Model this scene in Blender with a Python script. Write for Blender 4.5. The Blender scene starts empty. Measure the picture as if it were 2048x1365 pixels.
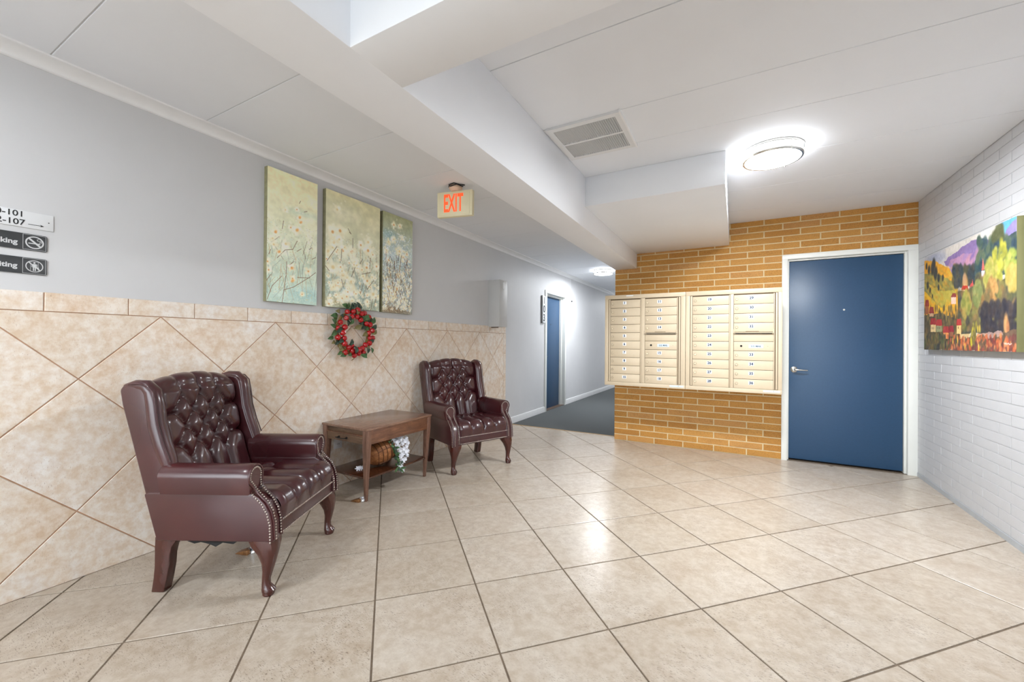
import bpy, bmesh, math, random
import numpy as np
from mathutils import Vector, Matrix, Euler

C = bpy.context.scene.collection
SC = bpy.context.scene
R = math.radians
PI = math.pi
random.seed(7)

# ------------------------------------------------------------------ camera
XL, XR, YB, ZC = -2.816, 1.436, 4.948, 2.462     # left wall, right wall, brick wall, ceiling
YR = -2.60                                       # rear glazed wall behind the camera
cd = bpy.data.cameras.new('camera'); cam = bpy.data.objects.new('camera', cd); C.objects.link(cam)
cd.sensor_width = 36.0; cd.lens = 812.64 * 36.0 / 2048.0; cd.clip_start = 0.02; cd.clip_end = 200
yaw, pit, rol = R(28.795), R(.228), R(.446)
fw = Vector((-math.sin(yaw)*math.cos(pit), math.cos(yaw)*math.cos(pit), math.sin(pit)))
rt = Vector((math.cos(yaw), math.sin(yaw), 0)); up = rt.cross(fw)
rt2 = rt*math.cos(rol) + up*math.sin(rol); up2 = -rt*math.sin(rol) + up*math.cos(rol)
M = Matrix((rt2, up2, -fw)).transposed().to_4x4(); M.translation = Vector((0, 0, 1.1683))
cam.matrix_world = M
SC.camera = cam

# ------------------------------------------------------------------ light and exposure
SC.view_settings.view_transform = 'Standard'; SC.view_settings.look = 'None'
SC.view_settings.gamma = 1.0; SC.view_settings.use_curve_mapping = False
SC.view_settings.exposure = 1.0
W = bpy.data.worlds.new('world'); SC.world = W; W.use_nodes = True
bg = W.node_tree.nodes['Background']; bg.inputs[0].default_value = (0.86, 0.94, 1.0, 1); bg.inputs[1].default_value = 4.0
LAMP_MAIN, LAMP_HALL, LAMP_REAR_FILL = 36.0, 24.0, 5.0     # watts of the ceiling lamps; the rear one is added fill

def area(name, loc, size, energy, col=(.93, .965, 1), shape='DISK', rot=(0, 0, 0), sy=None):
    l = bpy.data.lights.new(name, 'AREA'); l.energy = energy; l.size = size; l.shape = shape; l.color = col
    if sy: l.size_y = sy
    o = bpy.data.objects.new(name, l); C.objects.link(o); o.location = loc; o.rotation_euler = rot
    return o
# daylight through the glazed rear wall is sampled through a portal
po = area('window_portal', ((XL+XR)/2, YR-.12, 1.2), 4.1, 1, shape='RECTANGLE', rot=(R(90), 0, 0), sy=2.3)
po.data.cycles.is_portal = True

# ------------------------------------------------------------------ helpers
def lin(c):
    return tuple((x/255/12.92 if x/255 <= .04045 else ((x/255+.055)/1.055)**2.4) for x in c)

class MB:
    def __init__(s): s.v = []; s.f = []
    def add(s, vs, fs):
        n = len(s.v); s.v += [tuple(v) for v in vs]; s.f += [tuple(i+n for i in f) for f in fs]; return s
    def box(s, x0, x1, y0, y1, z0, z1):
        return s.add([(x0,y0,z0),(x1,y0,z0),(x1,y1,z0),(x0,y1,z0),(x0,y0,z1),(x1,y0,z1),(x1,y1,z1),(x0,y1,z1)],
                     [(0,3,2,1),(4,5,6,7),(0,1,5,4),(1,2,6,5),(2,3,7,6),(3,0,4,7)])
    def loft(s, rings, cap=True, close=True):
        n = len(rings[0]); vs = [p for r in rings for p in r]; fs = []
        for k in range(len(rings)-1):
            for i in range(n if close else n-1):
                j = (i+1) % n
                fs.append((k*n+i, k*n+j, (k+1)*n+j, (k+1)*n+i))
        if cap: fs += [tuple(range(n-1, -1, -1)), tuple(range((len(rings)-1)*n, len(rings)*n))]
        return s.add(vs, fs)
    def tube(s, pts, rad, n=8, cap=True):
        pts = [Vector(p) for p in pts]
        if not hasattr(rad, '__len__'): rad = [rad]*len(pts)
        rings = []; ref = None
        for i, p in enumerate(pts):
            t = (pts[min(i+1, len(pts)-1)]-pts[max(i-1, 0)]).normalized()
            if ref is None:
                ref = Vector((0, 0, 1)) if abs(t.z) < .9 else Vector((1, 0, 0))
            a = t.cross(ref)
            if a.length < 1e-4: a = t.cross(Vector((1, .3, 0)))
            a.normalize(); b = a.cross(t).normalized(); ref = b
            rings.append([p+rad[i]*(math.cos(2*PI*k/n)*a+math.sin(2*PI*k/n)*b) for k in range(n)])
        return s.loft(rings, cap)
    def lathe(s, prof, c=(0, 0, 0), n=24, axis='z'):
        rings = []
        for r, h in prof:
            ring = []
            for k in range(n):
                a = 2*PI*k/n; p = (r*math.cos(a), r*math.sin(a), h)
                if axis == 'y': p = (p[0], h, p[1])
                if axis == 'x': p = (h, p[0], p[1])
                ring.append((p[0]+c[0], p[1]+c[1], p[2]+c[2]))
            rings.append(ring)
        return s.loft(rings, True)
    def ball(s, c, r, n=12, m=8, sc=(1, 1, 1)):
        prof = [(max(1e-4, math.sin(PI*k/m)), -math.cos(PI*k/m)) for k in range(m+1)]
        rings = [[(c[0]+r*sc[0]*p*math.cos(2*PI*k/n), c[1]+r*sc[1]*p*math.sin(2*PI*k/n), c[2]+r*sc[2]*h) for k in range(n)] for p, h in prof]
        return s.loft(rings, True)
    def prism(s, poly, y0, y1, axis='y'):
        """poly in (a,b); extruded along axis"""
        f = {'y': lambda a, b, h: (a, h, b), 'z': lambda a, b, h: (a, b, h), 'x': lambda a, b, h: (h, a, b)}[axis]
        return s.loft([[f(a, b, y0) for a, b in poly], [f(a, b, y1) for a, b in poly]])
    def build(s, name, mat, parent=None, smooth=None, bevel=0, seg=2, loc=None):
        me = bpy.data.meshes.new(name); me.from_pydata(s.v, [], s.f)
        bm = bmesh.new(); bm.from_mesh(me)
        bmesh.ops.recalc_face_normals(bm, faces=bm.faces)
        if bevel:
            bm.normal_update()
            es = [e for e in bm.edges if len(e.link_faces) == 2 and e.calc_face_angle(0) > R(25)]
            bmesh.ops.bevel(bm, geom=es, offset=bevel, segments=seg, profile=.5, affect='EDGES', clamp_overlap=True)
        bm.to_mesh(me); bm.free()
        if smooth or bevel:
            me.polygons.foreach_set('use_smooth', [True]*len(me.polygons))
            me.set_sharp_from_angle(angle=R(smooth if smooth and smooth is not True else 38))
        me.materials.append(mat)
        return link(name, me, parent, loc)

def link(name, me, parent=None, loc=None):
    o = bpy.data.objects.new(name, me); C.objects.link(o)
    if parent is not None: o.parent = parent
    if loc is not None: o.location = loc
    return o

def tag(o, label=None, cat=None, group=None, kind=None):
    if label: o['label'] = label
    if cat: o['category'] = cat
    if group: o['group'] = group
    if kind: o['kind'] = kind
    return o

def thing(name, label, cat, loc=(0, 0, 0), rz=0, group=None, kind=None):
    o = bpy.data.objects.new(name, None); C.objects.link(o); o.empty_display_size = .1
    o.location = loc; o.rotation_euler = (0, 0, rz)
    return tag(o, label, cat, group, kind)

def copy_tree(o, parent=None):
    c = o.copy(); C.objects.link(c)
    if parent is not None: c.parent = parent
    for ch in list(o.children): copy_tree(ch, c)
    return c

TXT = {}
def text_mesh(s, size, bold=.0, depth=.001, align='CENTER', sx=1.0):
    key = (s, size, bold, depth, align, sx)
    if key in TXT: return TXT[key]
    cu = bpy.data.curves.new('lettering', 'FONT'); cu.body = s; cu.size = size; cu.offset = bold
    cu.extrude = depth; cu.align_x = align; cu.align_y = 'CENTER'; cu.resolution_u = 4
    ob = bpy.data.objects.new('lettering', cu); C.objects.link(ob)
    bpy.context.view_layer.update()
    me = bpy.data.meshes.new_from_object(ob.evaluated_get(bpy.context.evaluated_depsgraph_get()))
    bpy.data.objects.remove(ob); bpy.data.curves.remove(cu)
    me.transform(Matrix.Scale(sx, 4, (1, 0, 0)))
    me.transform(Matrix.Rotation(R(90), 4, 'X'))          # faces -y, up is z
    me.name = 'lettering'; me.materials.clear()
    TXT[key] = me
    return me

def text(name, s, size, mat, parent, loc, **k):
    me = text_mesh(s, size, **k)
    if not me.materials: me.materials.append(mat)
    return link(name, me, parent, loc)

# ------------------------------------------------------------------ materials
def new_mat(name):
    m = bpy.data.materials.new(name); m.use_nodes = True
    nt = m.node_tree; b = nt.nodes['Principled BSDF']
    return m, nt, b

def N(nt, t, **k):
    n = nt.nodes.new(t)
    for a, v in k.items(): setattr(n, a, v)
    return n

def ramp(nt, fac, stops):
    r = N(nt, 'ShaderNodeValToRGB'); e = r.color_ramp.elements
    while len(e) > 1: e.remove(e[-1])
    e[0].position = stops[0][0]; e[0].color = (*stops[0][1], 1)
    for p, c in stops[1:]:
        x = e.new(p); x.color = (*c, 1)
    nt.links.new(fac, r.inputs[0]); return r.outputs[0]

def mix(nt, a, b, fac, mode='MIX'):
    n = N(nt, 'ShaderNodeMix', data_type='RGBA', blend_type=mode)
    for sock, v in ((n.inputs[6], a), (n.inputs[7], b), (n.inputs[0], fac)):
        if hasattr(v, 'is_linked') or isinstance(v, bpy.types.NodeSocket): nt.links.new(v, sock)
        else: sock.default_value = v if not isinstance(v, tuple) else (*v, 1) if len(v) == 3 else v
    return n.outputs[2]

def coords(nt, rnd=True, scale=(1, 1, 1), rot=(0, 0, 0), obj=False):
    if obj:
        src = N(nt, 'ShaderNodeTexCoord').outputs['Object']
    else:
        src = N(nt, 'ShaderNodeNewGeometry').outputs['Position']
    if rnd:
        oi = N(nt, 'ShaderNodeObjectInfo'); mu = N(nt, 'ShaderNodeVectorMath', operation='MULTIPLY_ADD')
        cx = N(nt, 'ShaderNodeCombineXYZ')
        for i in range(3): nt.links.new(oi.outputs['Random'], cx.inputs[i])
        nt.links.new(cx.outputs[0], mu.inputs[0]); mu.inputs[1].default_value = (17, 23, 31)
        nt.links.new(src, mu.inputs[2]); src = mu.outputs[0]
    mp = N(nt, 'ShaderNodeMapping'); mp.inputs['Scale'].default_value = scale; mp.inputs['Rotation'].default_value = rot
    nt.links.new(src, mp.inputs[0]); return mp.outputs[0]

def noise(nt, vec, scale, detail=4, rough=.6, dist=0):
    n = N(nt, 'ShaderNodeTexNoise'); n.inputs['Scale'].default_value = scale; n.inputs['Detail'].default_value = detail
    n.inputs['Roughness'].default_value = rough; n.inputs['Distortion'].default_value = dist
    nt.links.new(vec, n.inputs['Vector']); return n.outputs[0]

def bump(nt, b, h, strength=.3, dist=.002):
    n = N(nt, 'ShaderNodeBump'); n.inputs['Strength'].default_value = strength; n.inputs['Distance'].default_value = dist
    nt.links.new(h, n.inputs['Height']); nt.links.new(n.outputs[0], b.inputs['Normal'])

def plain(name, c, rough=.5, metal=0, var=.06, scale=8, bmp=0, bscale=80, coat=0, spec=.5, rnd=False):
    """paint, metal or plastic with a little tone variation and relief"""
    m, nt, b = new_mat(name); l = lin(c)
    v = coords(nt, rnd)
    d = tuple(x*(1-var) for x in l); u = tuple(min(1, x*(1+var)) for x in l)
    nt.links.new(ramp(nt, noise(nt, v, scale), [(.3, d), (.7, u)]), b.inputs['Base Color'])
    b.inputs['Roughness'].default_value = rough; b.inputs['Metallic'].default_value = metal
    b.inputs['Specular IOR Level'].default_value = spec
    b.inputs['Coat Weight'].default_value = coat; b.inputs['Coat Roughness'].default_value = .15
    if bmp: bump(nt, b, noise(nt, v, bscale, 3), bmp, .001)
    return m

def emis(name, c, s):
    m, nt, b = new_mat(name); b.inputs['Base Color'].default_value = (*lin(c), 1)
    b.inputs['Emission Color'].default_value = (*lin(c), 1); b.inputs['Emission Strength'].default_value = s
    return m

def tile_mat(name, lo, mid, hi, pit, rough, axis_rot, pits=.62):
    m, nt, b = new_mat(name)
    v = coords(nt, True); v2 = coords(nt, True, (1, 4.2, 1), axis_rot)
    n1 = noise(nt, v, 3.2, 6, .65, .6)
    base = ramp(nt, n1, [(.32, lin(lo)), (.5, lin(mid)), (.68, lin(hi))])
    n2 = noise(nt, v, 22, 5, .7)
    base = mix(nt, base, ramp(nt, n2, [(.38, lin(tuple(x*.94 for x in lo))), (.62, lin(hi))]), .5)
    fine = noise(nt, v2, 78, 3, .72)
    patch = noise(nt, v, 5.5, 2, .5)
    mm = N(nt, 'ShaderNodeMath', operation='MULTIPLY')
    nt.links.new(ramp(nt, fine, [(pits, (0, 0, 0)), (pits+.05, (1, 1, 1))]), mm.inputs[0])
    nt.links.new(ramp(nt, patch, [(.38, (0, 0, 0)), (.58, (.85, .85, .85))]), mm.inputs[1])
    base = mix(nt, base, lin(pit), mm.outputs[0])
    oi = N(nt, 'ShaderNodeObjectInfo')
    base = mix(nt, base, ramp(nt, oi.outputs['Random'], [(0, (.93, .92, .90)), (1, (1, 1, 1))]), 1.0, 'MULTIPLY')
    nt.links.new(base, b.inputs['Base Color'])
    b.inputs['Roughness'].default_value = rough
    sub = N(nt, 'ShaderNodeMath', operation='SUBTRACT'); sub.inputs[0].default_value = 1
    nt.links.new(mm.outputs[0], sub.inputs[1]); bump(nt, b, sub.outputs[0], .25, .0008)
    return m

def wood(name, a, c, rough=.35, ax=(1, 1, 1), coat=.2, sc=9, fine=.6):
    m, nt, b = new_mat(name); v = coords(nt, False, ax, obj=True)
    n1 = noise(nt, v, sc, 6, .62, .8)
    col = ramp(nt, n1, [(.3, lin(a)), (.52, lin(tuple((x+y)/2 for x, y in zip(a, c)))), (.7, lin(c))])
    n2 = noise(nt, v, sc*7, 4, .7)
    col = mix(nt, col, ramp(nt, n2, [(.35, (.55, .5, .45)), (.6, (1, 1, 1))]), fine, 'MULTIPLY')
    nt.links.new(col, b.inputs['Base Color']); b.inputs['Roughness'].default_value = rough
    b.inputs['Coat Weight'].default_value = coat; b.inputs['Coat Roughness'].default_value = .2
    bump(nt, b, n2, .1*fine, .0006); return m

MT = {}
MT['wall_grey'] = plain('wall_grey', (209, 209, 210), .55, var=.02, scale=3, bmp=.06, bscale=160)
MT['ceil'] = plain('ceiling_paint', (234, 236, 240), .7, var=.015, scale=2, bmp=.15, bscale=220)
MT['ceil_joint'] = plain('ceiling_joint', (210, 210, 211), .8, var=.02)
MT['beam'] = plain('beam_paint', (238, 240, 244), .6, var=.015, scale=2, bmp=.08, bscale=60)
MT['crown'] = plain('crown_paint', (238, 238, 238), .4, var=.02)
MT['base'] = plain('baseboard_paint', (222, 222, 222), .4, var=.02)
MT['white_brick'] = plain('white_painted_brick', (199, 200, 203), .5, var=.02, scale=9, bmp=.35, bscale=70, rnd=True)
MT['white_joint'] = plain('white_painted_mortar', (190, 191, 194), .6, var=.02, bmp=.3)
MT['mortar'] = plain('brick_mortar', (218, 199, 158), .9, var=.08, scale=20, bmp=.5, bscale=150)
def brick_mat():
    m, nt, b = new_mat('orange_brick'); v = coords(nt, True)
    n1 = noise(nt, v, 5, 5, .7); n2 = noise(nt, v, 130, 2, .6)
    oi = N(nt, 'ShaderNodeObjectInfo')
    col = ramp(nt, oi.outputs['Random'], [(0, lin((186, 130, 58))), (.35, lin((196, 142, 67))), (.7, lin((203, 149, 75))), (1, lin((198, 146, 84)))])
    col = mix(nt, col, ramp(nt, n1, [(.3, (.80, .76, .70)), (.65, (1, 1, 1))]), .75, 'MULTIPLY')
    col = mix(nt, col, ramp(nt, n2, [(.36, (.62, .56, .5)), (.5, (1, 1, 1))]), .7, 'MULTIPLY')
    nt.links.new(col, b.inputs['Base Color']); b.inputs['Roughness'].default_value = .75
    bump(nt, b, n2, .5, .0015); return m
MT['brick'] = brick_mat()
MT['floor_tile'] = tile_mat('floor_tile_glaze', (176, 159, 140), (190, 177, 161), (201, 191, 179), (108, 90, 74), .28, (0, 0, R(45)), .585)
MT['wall_tile'] = tile_mat('wall_tile_glaze', (226, 196, 164), (240, 224, 204), (246, 241, 236), (176, 148, 124), .45, (R(20), 0, 0), .63)
MT['floor_grout'] = plain('floor_grout', (116, 101, 85), .9, var=.2, scale=30, bmp=.3)
MT['wall_grout'] = plain('wall_grout', (190, 150, 122), .85, var=.12, scale=14, bmp=.2)
def carpet_mat():
    m, nt, b = new_mat('carpet_grey'); v = coords(nt, False)
    n = noise(nt, v, 170, 3, .8); n2 = noise(nt, v, 40, 3, .6)
    c = ramp(nt, n, [(.3, lin((52, 56, 57))), (.5, lin((80, 84, 85))), (.7, lin((120, 122, 120)))])
    c = mix(nt, c, ramp(nt, n2, [(.3, (.85, .85, .85)), (.7, (1.0, 1.0, 1.0))]), .6, 'MULTIPLY')
    nt.links.new(c, b.inputs['Base Color']); b.inputs['Roughness'].default_value = 1
    bump(nt, b, n, .8, .004); return m
MT['carpet'] = carpet_mat()
MT['door_blue'] = plain('door_blue_paint', (40, 72, 104), .38, var=.05, scale=60, bmp=.25, bscale=240)
MT['frame'] = plain('door_frame_paint', (232, 233, 228), .4, var=.015)
MT['steel'] = plain('brushed_steel', (200, 198, 192), .25, 1, var=.05)
MT['black'] = plain('black_rubber', (22, 22, 24), .7)
MT['gap'] = plain('dark_gap', (24, 20, 18), .9)
MT['mail'] = plain('mailbox_beige', (206, 188, 160), .42, var=.015, scale=30, bmp=.12, bscale=400)
MT['mail_gap'] = plain('mailbox_gap', (96, 78, 56), .8)
MT['lock'] = plain('lock_metal', (176, 160, 136), .35, 1, var=.15, scale=60)
MT['label_white'] = plain('label_white', (236, 238, 240), .5, var=.01)
MT['label_blue'] = plain('label_pale_blue', (206, 222, 232), .5, var=.01)
MT['ink'] = plain('ink_navy', (34, 52, 78), .6)
MT['ink_black'] = plain('ink_black', (34, 34, 36), .6)
MT['sign_white'] = plain('sign_white', (232, 234, 236), .35, var=.01)
MT['sign_black'] = plain('sign_charcoal', (62, 64, 66), .32, var=.1, scale=50)
MT['sign_print'] = plain('sign_print', (206, 207, 208), .4, var=.01)
MT['vent'] = plain('vent_white', (226, 226, 226), .4, var=.01)
MT['vent_dark'] = plain('vent_dark', (92, 92, 94), .8)
MT['diffuser'] = emis('lit_glass_diffuser', (244, 249, 255), 13.0)
MT['diffuser_hall'] = emis('lit_glass_diffuser_hall', (244, 249, 255), 9.0)
MT['exit_body'] = plain('exit_cream', (236, 226, 190), .4, var=.01)
MT['exit_letter'] = emis('exit_letters', (250, 84, 36), .42)
MT['panel_metal'] = plain('box_grey_paint', (196, 195, 193), .45, var=.02)
def leather_mat():
    m, nt, b = new_mat('burgundy_leather'); v = coords(nt, False, obj=True)
    n1 = noise(nt, v, 4, 2, .4); n2 = noise(nt, v, 260, 3, .6)
    c = ramp(nt, n1, [(.25, lin((56, 18, 22))), (.5, lin((62, 20, 25))), (.78, lin((74, 29, 29)))])
    nt.links.new(c, b.inputs['Base Color'])
    r = N(nt, 'ShaderNodeMapRange'); r.inputs[3].default_value = .24; r.inputs[4].default_value = .33
    nt.links.new(n1, r.inputs[0]); nt.links.new(r.outputs[0], b.inputs['Roughness'])
    b.inputs['Coat Weight'].default_value = .5; b.inputs['Coat Roughness'].default_value = .18
    b.inputs['Specular IOR Level'].default_value = .6
    bump(nt, b, n2, .12, .0006); return m
MT['leather'] = leather_mat()
MT['leg_wood'] = wood('mahogany', (62, 26, 20), (78, 34, 26), .22, (3, 3, 1), .4, 5, .12)
MT['nail'] = plain('antique_nail', (188, 176, 168), .3, 1, var=.2, scale=90)
MT['table_top'] = wood('walnut_top', (120, 90, 74), (160, 124, 104), .24, (5, .6, 5), .3)
MT['table_wood'] = wood('walnut', (94, 60, 45), (148, 102, 74), .36, (5, .6, 5), .2)
MT['table_leg'] = wood('walnut_leg', (104, 72, 58), (148, 112, 94), .36, (5, 5, .6), .2)
MT['table_end'] = wood('walnut_end', (96, 72, 56), (140, 112, 88), .4, (.6, 5, 5), .1)
MT['shelf_wood'] = wood('dark_walnut', (58, 30, 18), (96, 54, 32), .22, (5, .6, 5), .5)
MT['bark'] = wood('basket_bark', (122, 70, 34), (196, 134, 82), .6, (2, 2, 5), 0, 14)
MT['bark_dark'] = plain('basket_cane', (96, 58, 30), .7, var=.3, scale=40)
MT['petal'] = plain('white_petal', (236, 238, 246), .6, var=.05, scale=60)
MT['leaf'] = plain('green_leaf', (64, 98, 54), .5, var=.35, scale=22, rnd=True)
MT['leaf_dark'] = plain('dark_leaf', (44, 66, 50), .5, var=.3, scale=22, rnd=True)
MT['leaf_olive'] = plain('olive_leaf', (118, 108, 62), .5, var=.35, scale=22, rnd=True)
MT['twig'] = plain('vine_twig', (134, 104, 52), .8, var=.35, scale=60)
def apple_mat():
    m, nt, b = new_mat('red_apple'); v = coords(nt, True, obj=True)
    n = noise(nt, v, 26, 3)
    c = ramp(nt, n, [(.3, lin((132, 6, 14))), (.6, lin((190, 12, 22))), (.82, lin((222, 84, 44)))])
    nt.links.new(c, b.inputs['Base Color']); b.inputs['Roughness'].default_value = .14; b.inputs['Coat Weight'].default_value = .5
    return m
MT['apple'] = apple_mat()
MT['foil'] = plain('crumpled_foil', (214, 216, 220), .2, 1, var=.2, scale=60)
MT['bronze'] = plain('worn_bronze', (150, 106, 66), .4, .6, var=.4, scale=60)
MT['outlet'] = plain('outlet_plastic', (226, 226, 228), .4, var=.01)
MT['threshold'] = plain('threshold_dark', (92, 74, 62), .6, var=.2, scale=40)
MT['strip'] = plain('floor_strip_tan', (176, 146, 104), .6, var=.1, scale=40)
MT['alu'] = plain('anodised_frame', (150, 150, 150), .35, .8)
MT['pave'] = plain('outside_paving', (170, 168, 164), .9, var=.1, scale=3)
def glass_mat():
    m, nt, b = new_mat('window_glass'); nt.nodes.remove(b)
    t = N(nt, 'ShaderNodeBsdfTransparent'); g = N(nt, 'ShaderNodeBsdfGlossy'); g.inputs['Roughness'].default_value = .02
    f = N(nt, 'ShaderNodeFresnel'); f.inputs[0].default_value = 1.4; mx = N(nt, 'ShaderNodeMixShader')
    nt.links.new(f.outputs[0], mx.inputs[0]); nt.links.new(t.outputs[0], mx.inputs[1]); nt.links.new(g.outputs[0], mx.inputs[2])
    nt.links.new(mx.outputs[0], nt.nodes['Material Output'].inputs[0]); return m
MT['glass'] = glass_mat()
def canvas_mat():
    m, nt, b = new_mat('painted_canvas'); a = N(nt, 'ShaderNodeAttribute'); a.attribute_name = 'paint'
    nt.links.new(a.outputs['Color'], b.inputs['Base Color']); b.inputs['Roughness'].default_value = .55
    bump(nt, b, noise(nt, coords(nt, False), 420, 2), .12, .0006); return m
MT['canvas'] = canvas_mat()

# ------------------------------------------------------------------ polygons for tiles
def clip(poly, a, b, c):
    """keep a*x+b*y<=c"""
    out = []
    for i in range(len(poly)):
        p, q = poly[i], poly[(i+1) % len(poly)]
        dp, dq = a*p[0]+b*p[1]-c, a*q[0]+b*q[1]-c
        if dp <= 0: out.append(p)
        if dp*dq < 0:
            t = dp/(dp-dq); out.append((p[0]+t*(q[0]-p[0]), p[1]+t*(q[1]-p[1])))
    return out
def parea(p): return abs(sum(p[i][0]*p[(i+1) % len(p)][1]-p[(i+1) % len(p)][0]*p[i][1] for i in range(len(p))))/2
def slab(mb, poly, f, h0, h1, ch=.002):
    """flat piece with a small chamfer on its face; f maps (a,b,h) to space"""
    cx = sum(p[0] for p in poly)/len(poly); cy = sum(p[1] for p in poly)/len(poly)
    ins = []
    for x, y in poly:
        d = math.hypot(cx-x, cy-y) or 1; k = min(ch*1.4, d*.4)/d; ins.append((x+(cx-x)*k, y+(cy-y)*k))
    mb.loft([[f(x, y, h0) for x, y in poly], [f(x, y, h1-ch*.7) for x, y in poly], [f(x, y, h1) for x, y in ins]])
    return mb
def rect(x0, x1, y0, y1): return [(x0, y0), (x1, y0), (x1, y1), (x0, y1)]

# ------------------------------------------------------------------ the room shell
H0 = 5.10                                            # where the tiles stop and the carpet starts
fl = MB().box(XL-.2, XR+.2, YR-.2, H0, -.12, -.0035).build('floor', MT['floor_grout'])
tag(fl, 'beige mottled ceramic tile floor laid diagonally, grey carpet down the corridor', 'floor', kind='structure')
S = .46; a45 = R(45+.6571)
U = (math.cos(a45)*S, math.sin(a45)*S); V = (-math.sin(a45)*S, math.cos(a45)*S); P0 = (-2.3704*S, 2.1655*S)
g = .0039
full = None
for i in range(-16, 24):
    for j in range(-20, 20):
        c = (P0[0]+(i+.5)*U[0]+(j+.5)*V[0], P0[1]+(i+.5)*U[1]+(j+.5)*V[1])
        e = .5-g/S
        q = [(c[0]+a*e*U[0]+b*e*V[0], c[1]+a*e*U[1]+b*e*V[1]) for a, b in ((-1, -1), (1, -1), (1, 1), (-1, 1))]
        p = q
        for cl in ((-1, 0, -(XL+.004)), (1, 0, XR-.004), (0, -1, -(YR)), (0, 1, H0)): p = clip(p, *cl) if p else p
        # the brick wall stands on the floor
        if p and min(x for x, y in p) > -1.285: p = clip(p, 0, 1, YB-.002)
        if not p or parea(p) < .0006: continue
        if p == q:
            if full is None:
                mb = MB(); slab(mb, [(x-c[0], y-c[1]) for x, y in q], lambda x, y, h: (x, y, h), -.004, 0, .0015)
                o = mb.build('floor_tile', MT['floor_tile'], fl, loc=(c[0], c[1], 0)); full = o.data
            else: o = link('floor_tile', full, fl, (c[0], c[1], 0))
        else:
            mb = MB(); slab(mb, [(x-c[0], y-c[1]) for x, y in p], lambda x, y, h: (x, y, h), -.004, 0, .0015)
            mb.build('floor_tile', MT['floor_tile'], fl, loc=(c[0], c[1], 0))
MB().box(XL-.2, -1.285, H0+.012, 14.2, -.12, .006).build('carpet', MT['carpet'], fl)
MB().box(XL, -1.285, H0-.008, H0+.014, -.01, .004).build('edge_strip', MT['strip'], fl)

# left wall with the corridor door opening
DY0, DY1, DH = 6.315, 7.16, 2.02
wl = MB(); wl.box(XL-.25, XL, YR-.2, DY0, -.1, ZC+.1); wl.box(XL-.25, XL, DY0, DY1, DH, ZC+.1); wl.box(XL-.25, XL, DY1, 14.2, -.1, ZC+.1)
wl = tag(wl.build('wall_left', MT['wall_grey']), 'long pale grey wall with a diagonal beige tile wainscot', 'wall', kind='structure')
T0, T1, TZ = YR, 4.868, 1.296
TE = 4.93
MB().box(XL, XL+.0045, T0, TE, 0, 1.384).build('grout_bed', MT['wall_grout'], wl)
D = .6444; AY = 1.0427
fr = lambda y, z, h: (XL+h, y, z)
def wtile(q, full_ok=True):
    p = q
    for cl in ((-1, 0, -T0), (1, 0, T1), (0, 1, TZ-.0015), (0, -1, -.002)): p = clip(p, *cl) if p else p
    if not p or parea(p) < .0005: return
    cy = sum(a for a, b in p)/len(p); cz = sum(b for a, b in p)/len(p)
    mb = MB(); slab(mb, [(a-cy, b-cz) for a, b in p], lambda y, z, h: (h, y, z), .003, .008, .002)
    mb.build('wall_tile', MT['wall_tile'], wl, loc=(XL, cy, cz))
for i in range(-8, 8):
    for k in range(0, 6):
        cy = AY+(i+(0 if k % 2 else .5))*D; cz = TZ-k*D/2; r = D/2-.0036
        wtile([(cy-r, cz), (cy, cz-r), (cy+r, cz), (cy, cz+r)])
k = -11
while True:
    y0 = .604+.2995*k; y1 = y0+.2995; k += 1
    if y0 > TE: break
    y0 = max(y0, T0); y1 = min(y1, TE)
    if y1-y0 < .01: continue
    mb = MB(); cy = (y0+y1)/2; cz = 1.341
    slab(mb, rect(y0+.002-cy, y1-.002-cy, TZ+.0025-cz, 1.385-cz), lambda y, z, h: (h, y, z), .003, .009, .002)
    mb.build('border_tile', MT['wall_tile'], wl, loc=(XL, cy, cz))
for k in range(5):
    z0 = TZ-.28*(k+1); z1 = z0+.28; z0 = max(z0, .002); cy = (T1+TE)/2; cz = (z0+z1)/2
    mb = MB(); slab(mb, rect(T1+.0025-cy, TE-cy, z0+.0015-cz, z1-.0015-cz), lambda y, z, h: (h, y, z), .003, .009, .002)
    mb.build('border_tile', MT['wall_tile'], wl, loc=(XL, cy, cz))

# crown (cove) between left wall and ceiling, baseboards
prof = [(0, 2.414), (.006, 2.414), (.012, 2.418)]+[(.012+.068*(1-math.cos(R(t))), 2.418+.036*math.sin(R(t))) for t in range(15, 91, 15)]+[(.082, 2.462), (0, 2.462)]
mb = MB(); mb.loft([[(XL+a, YR, z) for a, z in prof], [(XL+a, 14, z) for a, z in prof]])
tag(mb.build('trim_1', MT['crown'], smooth=30), 'pale cove moulding along the top of the long grey wall', 'moulding', kind='structure')
def bboard(name, y0, y1, label):
    p = [(0, 0), (.016, 0), (.016, .075), (.010, .092), (0, .094)]
    mb = MB(); mb.loft([[(XL+a, y0, z+.002) for a, z in p], [(XL+a, y1, z+.002) for a, z in p]])
    tag(mb.build(name, MT['base'], smooth=20), label, 'baseboard', kind='structure')
bboard('baseboard_left', 4.94, 6.262, 'white baseboard between the tiled wall end and the corridor door')
bboard('baseboard_far_left', 7.215, 14, 'white baseboard beyond the blue corridor door')

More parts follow.
